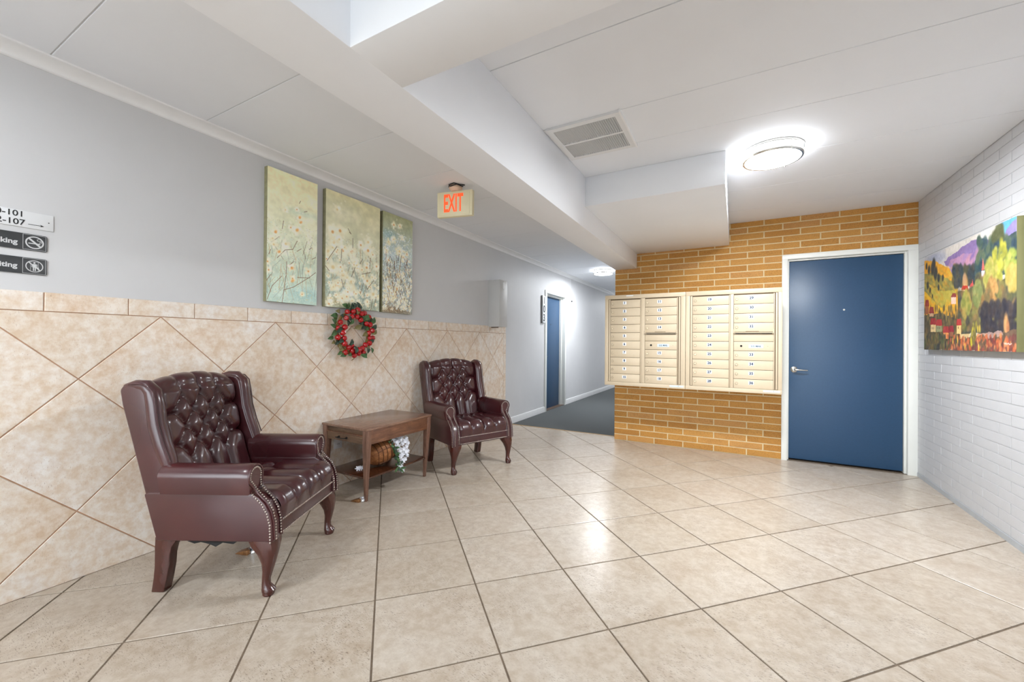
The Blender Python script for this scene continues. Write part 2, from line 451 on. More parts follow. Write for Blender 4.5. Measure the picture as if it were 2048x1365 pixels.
# ceiling: backing slab and panels
ce = MB().box(XL-.2, XR+.2, YR-.2, 14.2, ZC+.004, ZC+.16).build('ceiling', MT['ceil_joint'])
tag(ce, 'white ceiling of wide panels with thin joints', 'ceiling', kind='structure')
def cpanel(x0, x1, y0, y1):
    mb = MB(); cx, cy = (x0+x1)/2, (y0+y1)/2
    slab(mb, rect(x0-cx, x1-cx, y0-cy, y1-cy), lambda x, y, h: (x, y, -h), -.006, 0, .003)
    mb.build('ceiling_panel', MT['ceil'], ce, loc=(cx, cy, ZC))
ys = [YR, -1.8, -1.2, -.6, 0, .60, 1.222, 1.835, 2.45, 3.07, 3.70, 4.28, 4.88, 5.48, 6.04, 6.65, 7.26, 7.87, 8.5, 9.1, 9.7, 10.3, 10.9, 11.5, 12.1, 12.7, 13.3, 14]
for a, b in zip(ys[:-1], ys[1:]): cpanel(XL+.03, -1.27, a+.0025, b-.0025)
ys = [YR, -1.8, -1.2, -.6, 0, .85, 1.638, 2.25, 2.668, 3.287, 3.90, 4.487, YB]
for a, b in zip(ys[:-1], ys[1:]): cpanel(-1.04, XR, a+.002, b-.002)

# beams and boxed-in duct
ZU = 2.062
b1 = MB().box(-1.283, -1.03, YR, YB, ZU, ZC)
tag(b1.build('trim_2', MT['beam'], bevel=.003), 'long white ceiling beam running from the viewer to the brick wall', 'beam', kind='structure')
b2 = MB().box(-1.032, XR, .838, 1.062, ZU, ZC)
tag(b2.build('trim_3', MT['beam'], bevel=.003), 'white cross beam overhead meeting the long beam', 'beam', kind='structure')
b3 = MB().box(-1.032, -.062, 3.045, YB, 2.235, ZC)
tag(b3.build('trim_4', MT['beam'], bevel=.003), 'boxed white duct soffit above the mailboxes', 'soffit', kind='structure')

# brick wall with its bricks
WB0, WB1 = -1.287, XR+.2
wb = MB(); wb.box(WB0, .418, YB+.004, YB+.15, -.1, ZC+.1); wb.box(.418, 1.43, YB+.004, YB+.15, 2.078, ZC+.1); wb.box(1.43, WB1, YB+.004, YB+.15, -.1, ZC+.1)
wb = tag(wb.build('wall_back', MT['mortar']), 'orange brick wall behind the mailboxes and round the blue door', 'wall', kind='structure')
def zk(k):
    if k <= 9: return .0704*k
    if k <= 30: return .634+(k-9)*(2.079-.634)/21
    return 2.079+(k-30)*.0656
bm_cache = {}
def brick(x0, x1, z0, z1):
    if x1-x0 < .012 or z1-z0 < .01: return
    w, h = round(x1-x0, 4), round(z1-z0, 4)
    if (w, h) not in bm_cache:
        mb = MB(); slab(mb, rect(-w/2, w/2, -h/2, h/2), lambda x, z, d: (x, -d, z), -.004, .0042, .0025)
        o = mb.build('brick', MT['brick'], wb, loc=((x0+x1)/2, YB+.004, (z0+z1)/2)); bm_cache[(w, h)] = o.data
    else: o = link('brick', bm_cache[(w, h)], wb, ((x0+x1)/2, YB+.004, (z0+z1)/2))
    o.location.y += random.uniform(-.0007, .0007)
for k in range(36):
    z0, z1 = zk(k)+.0055, min(zk(k+1)-.0055, ZC)
    off = -1.134 if k % 2 == 0 else -.986
    x = off-.311
    while x < XR:
        a, b = max(x+.006, WB0), min(x+.311-.006, XR); x += .3105
        if a >= b: continue
        if z0 < 2.075:                              # cut round the door
            if a < .413: brick(a, min(b, .413), z0, z1)
        else: brick(a, b, z0, z1)

# painted brick wall on the right
wr = tag(MB().box(XR+.0015, XR+.25, YR-.2, YB+.2, -.1, ZC+.1).build('wall_right', MT['white_joint']), 'white painted brick wall on the right', 'wall', kind='structure')
wc = {}; far_left = []
zr = [.0395+.0655*k for k in range(0, 37)]+[ZC]
stuff = MB(); nb = 0
for k in range(37):
    z0, z1 = zr[k]+.0022, min(zr[k+1]-.0022, ZC)
    off = 4.605 if k % 2 else 4.473
    y = off+.311*2
    while y > YR:
        y0, y1 = y-.311+.003, y-.003; y -= .311
        y1 = min(y1, YB-.003); y0 = max(y0, YR)
        if y1-y0 < .02: continue
        w, h = round(y1-y0, 4), round(z1-z0, 4)
        cy, cz = (y0+y1)/2, (z0+z1)/2
        f = lambda yy, z, d: (-d, yy, z)
        if y1 < 3.05:
            slab(stuff, rect(y0, y1, z0, z1), lambda yy, z, d: (XR+.0015-d, yy, z), -.002, .0022+random.uniform(-.0004, .0004), .0012); continue
        if (w, h) not in wc:
            mb = MB(); slab(mb, rect(-w/2, w/2, -h/2, h/2), f, -.002, .0022, .0012)
            o = mb.build('brick', MT['white_brick'], wr, loc=(XR+.0015, cy, cz)); wc[(w, h)] = o.data
        else: o = link('brick', wc[(w, h)], wr, (XR+.0015, cy, cz))
        o.location.x += random.uniform(-.0005, .0005); nb += 1
tag(stuff.build('brickwork', MT['white_brick'], wr), kind='stuff')
MB().box(XR-.006, XR+.002, YR, YB, 0, .036).build('cove_strip', plain('grey_cove_strip', (176, 180, 184), .5), wr)

# corridor walls
wh = MB().box(WB0+.004, WB1, YB+.15, 14.2, -.1, ZC+.1)
tag(wh.build('wall_corridor', MT['wall_grey']), 'grey corridor wall behind the brick wall end', 'wall', kind='structure')
we = MB().box(XL-.2, WB0+.1, 14.0, 14.2, -.1, ZC+.1)
tag(we.build('wall_far', MT['wall_grey']), 'grey end wall of the corridor', 'wall', kind='structure')

# glazed rear wall behind the camera
rw = MB(); rw.box(XL, XR, YR-.15, YR, -.1, .12); rw.box(XL, XR, YR-.15, YR, 2.34, ZC+.1)
rw = tag(rw.build('wall_rear', MT['wall_grey']), 'low sill and header of the glazed entrance wall behind the viewer', 'wall', kind='structure')
xs = [XL, XL+1.06, XL+2.12, XL+3.18, XR]
for n in range(4):
    w = tag(thing('window_%d' % (n+1), 'full-height entrance glazing bay number %s from the left wall' % ('one', 'two', 'three', 'four')[n], 'window', (xs[n], YR-.08, .12)), kind='structure')
    L = xs[n+1]-xs[n]; H = 2.22
    MB().box(0, .03, -.03, .03, 0, H).build('stile', MT['alu'], w); MB().box(L-.03, L, -.03, .03, 0, H).build('stile', MT['alu'], w)
    MB().box(.03, L-.03, -.03, .03, 0, .04).build('rail', MT['alu'], w); MB().box(.03, L-.03, -.03, .03, H-.04, H).build('rail', MT['alu'], w)
    MB().box(.03, L-.03, -.003, .003, .04, H-.04).build('pane', MT['glass'], w)
tag(MB().box(-14, 14, -22, YR-.25, -.2, -.03).build('ground_outside', MT['pave']), 'pale paving outside the entrance', 'paving', kind='structure')

# ------------------------------------------------------------------ blue door in the brick wall
dr = thing('door_1', 'plain blue door in a white frame beside the mailboxes', 'door', (0, YB, 0), kind='structure')
f = MB(); f.box(.413, .462, -.012, .12, 0, 2.032); f.build('jamb', MT['frame'], dr, bevel=.002)
MB().box(1.368, XR-.001, -.012, .12, 0, 2.032).build('jamb', MT['frame'], dr, bevel=.002)
MB().box(.413, XR-.001, -.012, .12, 2.032, 2.080).build('head', MT['frame'], dr, bevel=.002)
for x0, x1, z0, z1 in ((.462, .477, 0, 2.032), (1.353, 1.368, 0, 2.032)): MB().box(x0, x1, .028, .12, z0, z1).build('door_stop', MT['frame'], dr, bevel=.0015)
MB().box(.477, 1.353, .028, .12, 2.017, 2.032).build('door_stop', MT['frame'], dr, bevel=.0015)
MB().box(.477, 1.353, .115, .13, -.005, 2.02).build('backing', MT['gap'], dr)
pn = MB().box(.480, 1.350, .050, .095, .016, 2.013).build('door_panel', MT['door_blue'], dr, bevel=.002)
MB().lathe([(.009, .047), (.009, .051)], (.921, 0, 1.512), 12, 'y').build('peephole', MT['steel'], pn)
h = MB(); h.lathe([(.030, .0505), (.030, .044), (.024, .040), (.012, .038), (.011, .010)], (.522, 0, .918), 28, 'y')
h.tube([(.522, .006, .918), (.535, .000, .918), (.56, -.002, .917), (.60, -.001, .915), (.632, .004, .914)], [.010, .010, .0085, .0075, .0065], 12)
h.build('lever_handle', MT['steel'], pn, smooth=35)

# corridor door 103
d2 = thing('door_2', 'narrow blue apartment door seen down the corridor', 'door', (XL, 0, 0), kind='structure')
for y0, y1 in ((6.262, 6.322), (7.153, 7.213)): MB().box(-.12, .018, y0, y1, 0, 2.066).build('jamb', MT['frame'], d2, bevel=.002)
MB().box(-.12, .018, 6.315, 7.16, 2.015, 2.066).build('head', MT['frame'], d2, bevel=.002)
MB().box(-.14, -.05, 7.126, 7.155, 0, 2.015).build('door_stop', MT['frame'], d2, bevel=.002)
MB().box(-.14, -.05, 6.315, 7.128, 1.985, 2.015).build('door_stop', MT['frame'], d2, bevel=.002)
MB().box(-.24, .004, 6.315, 7.16, -.01, .012).build('threshold', MT['threshold'], d2)
pn = MB().box(-.135, -.09, 6.318, 7.126, .014, 1.984).build('door_panel', MT['door_blue'], d2, bevel=.002)
MB().lathe([(.009, -.0905), (.009, -.086)], (0, 6.72, 1.50), 10, 'x').build('peephole', MT['steel'], pn)
h = MB(); h.lathe([(.028, -.0905), (.028, -.082), (.012, -.078), (.012, -.05)], (0, 6.40, .93), 16, 'x')
h.tube([(-.052, 6.40, .93), (-.050, 6.45, .93), (-.052, 6.50, .93)], [.009, .008, .007], 8); h.build('lever_handle', MT['steel'], pn, smooth=35)

# ------------------------------------------------------------------ ceiling lamps
def lamp(loc, label, watts, glass='diffuser'):
    t = thing('ceiling_lamp', label, 'lamp', loc, group=None)
    r = .176
    MB().lathe([(r-.02, 0), (r, 0), (r+.002, -.006), (r-.001, -.016), (r-.006, -.016), (r-.012, -.006)], n=64).build('base_rim', MT['steel'], t, smooth=40)
    MB().lathe([(r-.016, -.001), (r-.012, -.012), (r-.012, -.058), (r-.03, -.070), (.07, -.078), (.001, -.080)], n=64).build('diffuser', MT[glass], t, smooth=40)
    ring = MB(); n = 64
    rings = [[((r-.006+a)*math.cos(2*PI*k/n), (r-.006+a)*math.sin(2*PI*k/n), z) for a, z in ((-.006, -.052), (.003, -.050), (.005, -.058), (.001, -.066), (-.010, -.066))] for k in range(n)]
    rings.append(rings[0]); ring.loft(rings, cap=False); ring.build('lower_ring', MT['steel'], t, smooth=40)
    for k in range(3):
        a = R(62+120*k); x, y = (r-.003)*math.cos(a), (r-.003)*math.sin(a)
        p = MB(); p.tube([(x, y, -.010), (x, y, -.066)], .0028, 8); p.ball((x, y, -.068), .005, 10, 6); p.build('support_post', MT['steel'], t, smooth=40)
    a = area('lamp_light', (loc[0], loc[1], ZC-.087), .30, watts)
    a.parent = t; a.location = (0, 0, -.087)
    return t
lamp((.209, 3.19, ZC), 'round flush ceiling lamp, lit, near the white brick wall', LAMP_MAIN)
lamp((-2.055, 7.08, ZC), 'round lit ceiling lamp in the corridor, beside the brick corner', LAMP_HALL, 'diffuser_hall')
lamp((.2, -.9, ZC), 'round lit fill lamp added on the unseen ceiling behind the viewer near the entrance glazing', LAMP_REAR_FILL)  # unseen lamp, added to even out the light from behind
lamp((-2.0, -.35, ZC), 'round lit fill lamp added out of view over the left aisle behind the viewer', 7.0)  # another added lamp out of view, brightens the left wall and chairs
lamp((-2.055, 11.6, ZC), 'round lit ceiling lamp at the far end of the corridor', LAMP_HALL, 'diffuser_hall')

# ------------------------------------------------------------------ ceiling vent
vt = thing('ceiling_vent', 'white slatted square return air grille in the ceiling beside the long beam', 'vent', (-1.012, 2.243, ZC))
w, d = .446, .447
fm = MB(); fm.box(0, w, 0, .035, -.014, 0); fm.box(0, w, d-.035, d, -.014, 0); fm.box(0, .035, .035, d-.035, -.014, 0); fm.box(w-.035, w, .035, d-.035, -.014, 0)
fm.box(.035, w-.035, d/2-.008, d/2+.008, -.014, 0); fm.build('vent_frame', MT['vent'], vt)
MB().box(.03, w-.03, .03, d-.03, -.002, .0).build('vent_backing', MT['vent_dark'], vt)
sl = MB(); sl.add([(0, 0, -.013), (.006, 0, -.003), (.0068, 0, -.0036), (.001, 0, -.0136), (0, .178, -.013), (.006, .178, -.003), (.0068, .178, -.0036), (.001, .178, -.0136)], [(0, 1, 2, 3), (4, 7, 6, 5), (0, 4, 5, 1), (1, 5, 6, 2), (2, 6, 7, 3), (3, 7, 4, 0)])
s0 = None
for row in range(2):
    for k in range(29):
        x = .038+k*.0129; y = .037+row*.196
        if s0 is None: s0 = sl.build('slat', MT['vent'], vt, loc=(x, y, 0)).data
        else: link('slat', s0, vt, (x, y, 0))
MB().box(w-.004, w+.004, -.01, d+.006, -.018, 0).build('edge_flange', MT['crown'], vt)

# ------------------------------------------------------------------ mailboxes
def mailbox(x0, x1, label, nums, colx, door_labels):
    t = thing('mailbox_unit', label, 'mailbox', (0, YB-.4, 0), group='wall mailbox units')
    Z0, Z1 = .700, 1.708
    bd = MB(); bd.box(x0, x1, .012, .396, Z0, Z1); bd.build('cabinet', MT['mail'], t)
    ox0, ox1, oz0, oz1 = colx[0]-.026, colx[3]+.038, .740, 1.664
    c = MB(); c.box(x0, x1, 0, .014, Z0, oz0); c.box(x0, x1, 0, .014, oz1, Z1); c.box(x0, ox0, 0, .014, oz0, oz1); c.box(ox1, x1, 0, .014, oz0, oz1)
    c.build('front_collar', MT['mail'], t, bevel=.0015)
    MB().box(ox0+.001, ox1-.001, .0085, .013, oz0+.001, oz1-.001).build('inner_backing', MT['mail_gap'], t)
    MB().box(ox0+.005, colx[0]-.004, .002, .010, oz0+.004, oz1-.004).build('side_strip', MT['mail'], t, bevel=.001)
    MB().box(colx[3]+.018, ox1-.005, .002, .010, oz0+.004, oz1-.004).build('side_strip', MT['mail'], t, bevel=.001)
    MB().box(colx[1]+.012, colx[2]-.003, .000, .010, oz0+.002, oz1-.002).build('centre_strip', MT['mail'], t, bevel=.001)
    for cx in (colx[1], colx[3]): MB().box(cx+.002, cx+.0095, .002, .010, oz0+.004, oz1-.006).build('hinge_strip', MT['mail'], t, bevel=.001)
    rows = [1.653-.0913*k for k in range(11)]
    for ci in range(2):
        a, b = colx[2*ci], colx[2*ci+1]
        for k in range(10):
            z1, z0 = rows[k]-.0018, rows[k+1]+.0018; zc = (z0+z1)/2
            num = nums[ci][k]
            if num == 'panel':
                MB().box(a, b, .003, .010, z0, z1-.008).build('blank_panel', MT['mail'], t, bevel=.001)
                fl_ = MB(); fl_.box(a-.002, b+.002, -.020, .004, z1-.007, z1-.001); fl_.box(a-.002, a+.004, -.012, .004, z1-.006, z1+.03); fl_.box(b-.004, b+.002, -.012, .004, z1-.006, z1+.03)
                fl_.build('outgoing_slot_lip', MT['mail'], t)
                MB().box(a+.012, b-.01, .001, .006, z1-.016, z1-.009).build('mail_slot', MT['gap'], t)
                continue
            dn = MB().box(a, b, -.001, .010, z0, z1).build('door', MT['mail'], t, bevel=.0014)
            if num == 'mail':
                MB().box(a+.128, a+.246, -.0022, -.0008, zc-.016, zc+.016).build('name_plate', MT['label_blue'], dn)
                text('lettering', 'U.S. MAIL', .021, MT['ink'], dn, (a+.187, -.0026, zc), bold=.0006, depth=.0004)
                MB().lathe([(.010, -.004), (.010, .0)], (a+.063, 0, zc+.002), 16, 'y').build('lock', MT['gap'], dn)
                for dx, dz in ((.03, .02), (.03, -.02), (.098, .02), (.098, -.02)): MB().lathe([(.0022, -.002), (.0022, 0)], (a+dx, 0, zc+dz), 8, 'y').build('rivet', MT['lock'], dn)
                MB().box(a+.278, a+.288, -.002, 0, zc-.001, zc+.002).build('keyhole', MT['lock'], dn)
                continue
            lz = zc
            lk = MB(); lk.lathe([(.0125, -.0008), (.0125, -.004), (.0105, -.006), (.004, -.006)], (a+.024, 0, lz+.002), 18, 'y'); lk.box(a+.0225, a+.0255, -.0068, -.005, lz-.004, lz+.008)
            lk.build('lock', MT['lock'], dn, smooth=35)
            sx = a+.156 if ci == 0 else a+.148
            w = .0225 if len(num) == 2 else .019
            MB().box(sx-w, sx+w, -.0020, -.0008, lz-.006, lz+.027).build('number_label', MT['label_white'], dn, bevel=.0004)
            text('digits', num, .034, MT['ink'], dn, (sx, -.0024, lz+.0105), bold=.0014, depth=.0004)
            if k == 3 and ci == 1:
                MB().box(a+.10, a+.21, -.0016, -.0008, z0+.004, z0+.008).build('print_line', MT['mail_gap'], dn)
    st = MB(); st.box(x1-.15, x1-.015, -.0012, 0, Z0+.016, Z0+.034); st.build('maker_sticker', MT['label_blue'], t)
    MB().lathe([(.003, -.002), (.003, 0)], (x1-.065, 0, Z0+.028), 8, 'y').build('rivet', MT['gap'], t)
    return t
n1 = [[str(k) for k in range(1, 11)], ['11', '12', '13', '14', 'panel', 'mail', '15', '16', '17', '18']]
n2 = [[str(k) for k in range(19, 29)], ['29', '30', '31', '32', 'panel', 'mail', '33', '34', '35', '36']]
m1 = mailbox(-1.297, -.4545, 'beige metal wall mailbox unit numbered 1 to 18, at the corridor corner', n1, (-1.233, -.911, -.857, -.537), None)
MB().box(-1.06, -.985, -.002, 0, 1.690, 1.700).build('torn_sticker', MT['label_white'], m1)
m2 = mailbox(-.4515, .385, 'beige metal wall mailbox unit numbered 19 to 36, next to the blue door', n2, (-.385, -.057, -.013, .315), None)

# ------------------------------------------------------------------ exit sign
ex = thing('exit_sign', 'lit cream exit sign with orange letters hanging from the ceiling', 'sign', (-2.035, 2.70, 2.312), R(11.7))
MB().box(-.158, .158, 0, .042, -.104, .104).build('housing', MT['exit_body'], ex, bevel=.004)
MB().box(-.148, .135, -.003, .001, -.094, .094).build('face_plate', MT['exit_body'], ex, bevel=.001)
text('lettering', 'EXIT', .205, MT['exit_letter'], ex, (-.010, -.0042, -.002), bold=.004, depth=.001, sx=.42)
cn = MB(); cn.lathe([(.055, .148), (.055, .126), (.045, .115), (.035, .104)], (-.0, .02, 0), 24); cn.build('canopy', plain('canopy_paint', (232, 200, 176), .5), ex, smooth=35)
cb = MB()
cb.tube([(-.045, .0, .146), (-.03, -.045, .140), (.02, -.06, .146), (.06, -.03, .140), (.085, .01, .148)], .0045, 6)
cb.tube([(-.06, .01, .148), (-.02, -.035, .134), (.04, -.05, .138), (.075, -.01, .130), (.06, .03, .147)], .004, 6); cb.build('wire', MT['ink_black'], ex, smooth=60)

# ------------------------------------------------------------------ electrical box on the left wall, conduit, outlet
eb = thing('wall_cabinet', 'grey painted metal box on the wall above the end of the tiles', 'electrical box', (XL, 4.48, 1.372))
MB().box(0, .158, 0, .195, 0, .605).build('body', MT['panel_metal'], eb, bevel=.002)
MB().box(.158, .170, -.002, .197, -.001, .606).build('door', MT['panel_metal'], eb, bevel=.002)
lt = MB(); lt.box(.170, .182, .07, .10, .49, .575); lt.tube([(.182, .085, .58), (.170, .085, .592)], .006, 8); lt.build('latch', MT['vent'], eb, bevel=.002)
MB().box(.02, .12, .04, .06, -.012, 0).build('bracket', MT['threshold'], eb)
cdt = thing('wall_conduit', 'thin painted conduit dropping from the moulding past the corridor door', 'conduit', (XL, 7.52, 1.985))
MB().box(0, .012, -.012, .012, .01, .43).build('channel', MT['wall_grey'], cdt)
MB().ball((.010, 0, .0), .014, 10, 6).build('end_cap', MT['ink_black'], cdt, smooth=40)
ol = thing('wall_outlet', 'white power outlet plate low on the tiled wall behind the table', 'outlet', (XL+.008, 2.202, .362))
MB().box(0, .006, -.038, .038, -.058, .058).build('plate', MT['outlet'], ol, bevel=.002)
for z in (-.022, .022):
    s = MB().box(.005, .008, -.016, .016, z-.014, z+.014).build('socket', MT['outlet'], ol, bevel=.002)
    MB().box(.0075, .0085, -.008, -.005, z-.004, z+.006).build('slot', MT['gap'], s); MB().box(.0075, .0085, .005, .008, z-.004, z+.006).build('slot', MT['gap'], s)

# ------------------------------------------------------------------ signs on the left wall (local x runs along the wall, front is -y)
def wall_thing(name, label, cat, y, z, gap=0.0, group=None): return thing(name, label, cat, (XL+gap, y, z), R(90), group)
def rbox(x0, x1, z0, z1, y0, y1, r, n=5):
    pts = []
    for cx, cz, a0 in ((x1-r, z1-r, 0), (x0+r, z1-r, 90), (x0+r, z0+r, 180), (x1-r, z0+r, 270)):
        for k in range(n+1): a = R(a0+90*k/n); pts.append((cx+r*math.cos(a), cz+r*math.sin(a)))
    mb = MB(); mb.prism(pts, y0, y1, 'y'); return mb
def ringm(cx, cz, ro, ri, y0, y1, n=32, sx=1):
    mb = MB(); rs = []
    for k in range(n+1):
        a = 2*PI*k/n; c, s = math.cos(a), math.sin(a)
        rs.append([(cx+ro*c*sx, y0, cz+ro*s), (cx+ri*c*sx, y0, cz+ri*s), (cx+ri*c*sx, y1, cz+ri*s), (cx+ro*c*sx, y1, cz+ro*s)])
    mb.loft(rs, cap=False); return mb
sg = wall_thing('directory_sign', 'white sign with black unit numbers and an arrow, topmost on the grey wall', 'sign', .632, 1.709)
MB().box(-.34, 0, -.004, 0, -.037, .037).build('plate', MT['sign_white'], sg, bevel=.001)
text('lettering', '100-101', .036, MT['ink_black'], sg, (-.089, -.0045, .019), bold=.0004, depth=.0003, align='RIGHT')
text('lettering', '102-107', .036, MT['ink_black'], sg, (-.087, -.0045, -.018), bold=.0004, depth=.0003, align='RIGHT')
ar = MB(); ar.box(-.078, -.036, -.0048, -.004, -.0208, -.0188); ar.prism([(-.030, -.0198), (-.042, -.0145), (-.038, -.0198), (-.042, -.0251)], -.0048, -.004, 'y'); ar.build('arrow', MT['ink_black'], sg)
MB().lathe([(.0022, -.006), (.0022, -.003)], (-.015, 0, 0), 8, 'y').build('screw', MT['ink_black'], sg)
def black_sign(z, label, word, kind):
    s = wall_thing('notice_sign', label, 'sign', .613, z, group=None)
    rbox(-.30, 0, -.037, .037, -.005, 0, .007).build('plate', MT['sign_black'], s, bevel=.0008)
    text('lettering', word, .030, MT['sign_print'], s, (-.090, -.0054, -.006 if kind == 'smoke' else -.004), bold=.0009, depth=.0003, align='RIGHT')
    fr_ = MB()
    for a in ((-.0745, -.0735, -.033, .033), (-.005, -.004, -.033, .033)): fr_.box(a[0], a[1], -.0056, -.005, a[2], a[3])
    for a in ((-.0745, -.004, -.034, -.033), (-.0745, -.004, .033, .034)): fr_.box(a[0], a[1], -.0056, -.005, a[2], a[3])
    fr_.build('pictogram_border', MT['sign_print'], s)
    ro = .0285 if kind == 'smoke' else .027; ri = ro-(.0048 if kind == 'smoke' else .003)
    sy = ringm(-.039, 0, ro, ri, -.0056, -.005)
    w = .0024 if kind == 'smoke' else .0014; c = math.cos(R(45))
    sy.add([(-.039+(-ri*c-w), -.0058, ri*c-w), (-.039+(-ri*c+w), -.0058, ri*c+w), (-.039+(ri*c+w), -.0058, -ri*c+w), (-.039+(ri*c-w), -.0058, -ri*c-w)], [(0, 1, 2, 3)])
    sy.build('prohibition_ring', MT['sign_print'], s)
    pc = MB()
    if kind == 'smoke':
        pc.box(-.058, -.034, -.0056, -.005, -.0065, -.0025); pc.box(-.031, -.022, -.0056, -.005, -.0065, -.0025)
        pc.tube([(-.024, -.0052, .000), (-.021, -.0052, .007), (-.029, -.0052, .009), (-.032, -.0052, .015), (-.026, -.0052, .018)], .0012, 5)
        pc.tube([(-.019, -.0052, .000), (-.017, -.0052, .009), (-.024, -.0052, .012)], .001, 5)
    else:
        pc.lathe([(.0033, -.0056), (.0033, -.005)], (-.039, 0, .0155), 12, 'y')
        for b in ((-.0445, -.0335, -.006, .0105), (-.0435, -.0400, -.0205, -.006), (-.0380, -.0345, -.0205, -.006), (-.0475, -.0455, -.004, .0095), (-.0325, -.0305, -.004, .0095), (-.031, -.0255, -.011, -.004)): pc.box(b[0], b[1], -.0056, -.005, b[2], b[3])
        for b in ((-.051, -.0502, -.021, .020), (-.0278, -.027, -.021, .020), (-.051, -.027, .0192, .020)): pc.box(b[0], b[1], -.0056, -.005, b[2], b[3])
    pc.build('pictogram', MT['sign_print'], s)
black_sign(1.608, 'dark no smoking sign with a crossed-out cigarette, middle of the three wall signs', 'No Smoking', 'smoke')
black_sign(1.500, 'dark no soliciting sign with a crossed-out figure, lowest of the three wall signs', 'No Soliciting', 'figure')
rn = wall_thing('room_number_sign', 'vertical white plate reading 103 beside the corridor door', 'sign', 6.165, 1.726, .0)
MB().box(-.055, .055, -.028, 0, -.228, .228).build('plate', plain('plate_edge_grey', (120, 120, 120), .5), rn, bevel=.004)
MB().box(-.050, .056, -.0305, -.027, -.224, .224).build('face', MT['sign_white'], rn, bevel=.002)
for k, ch in enumerate('103'): text('lettering', ch, .165, MT['ink_black'], rn, (.006, -.0315, .145-.145*k), bold=.003, depth=.001, sx=.85)

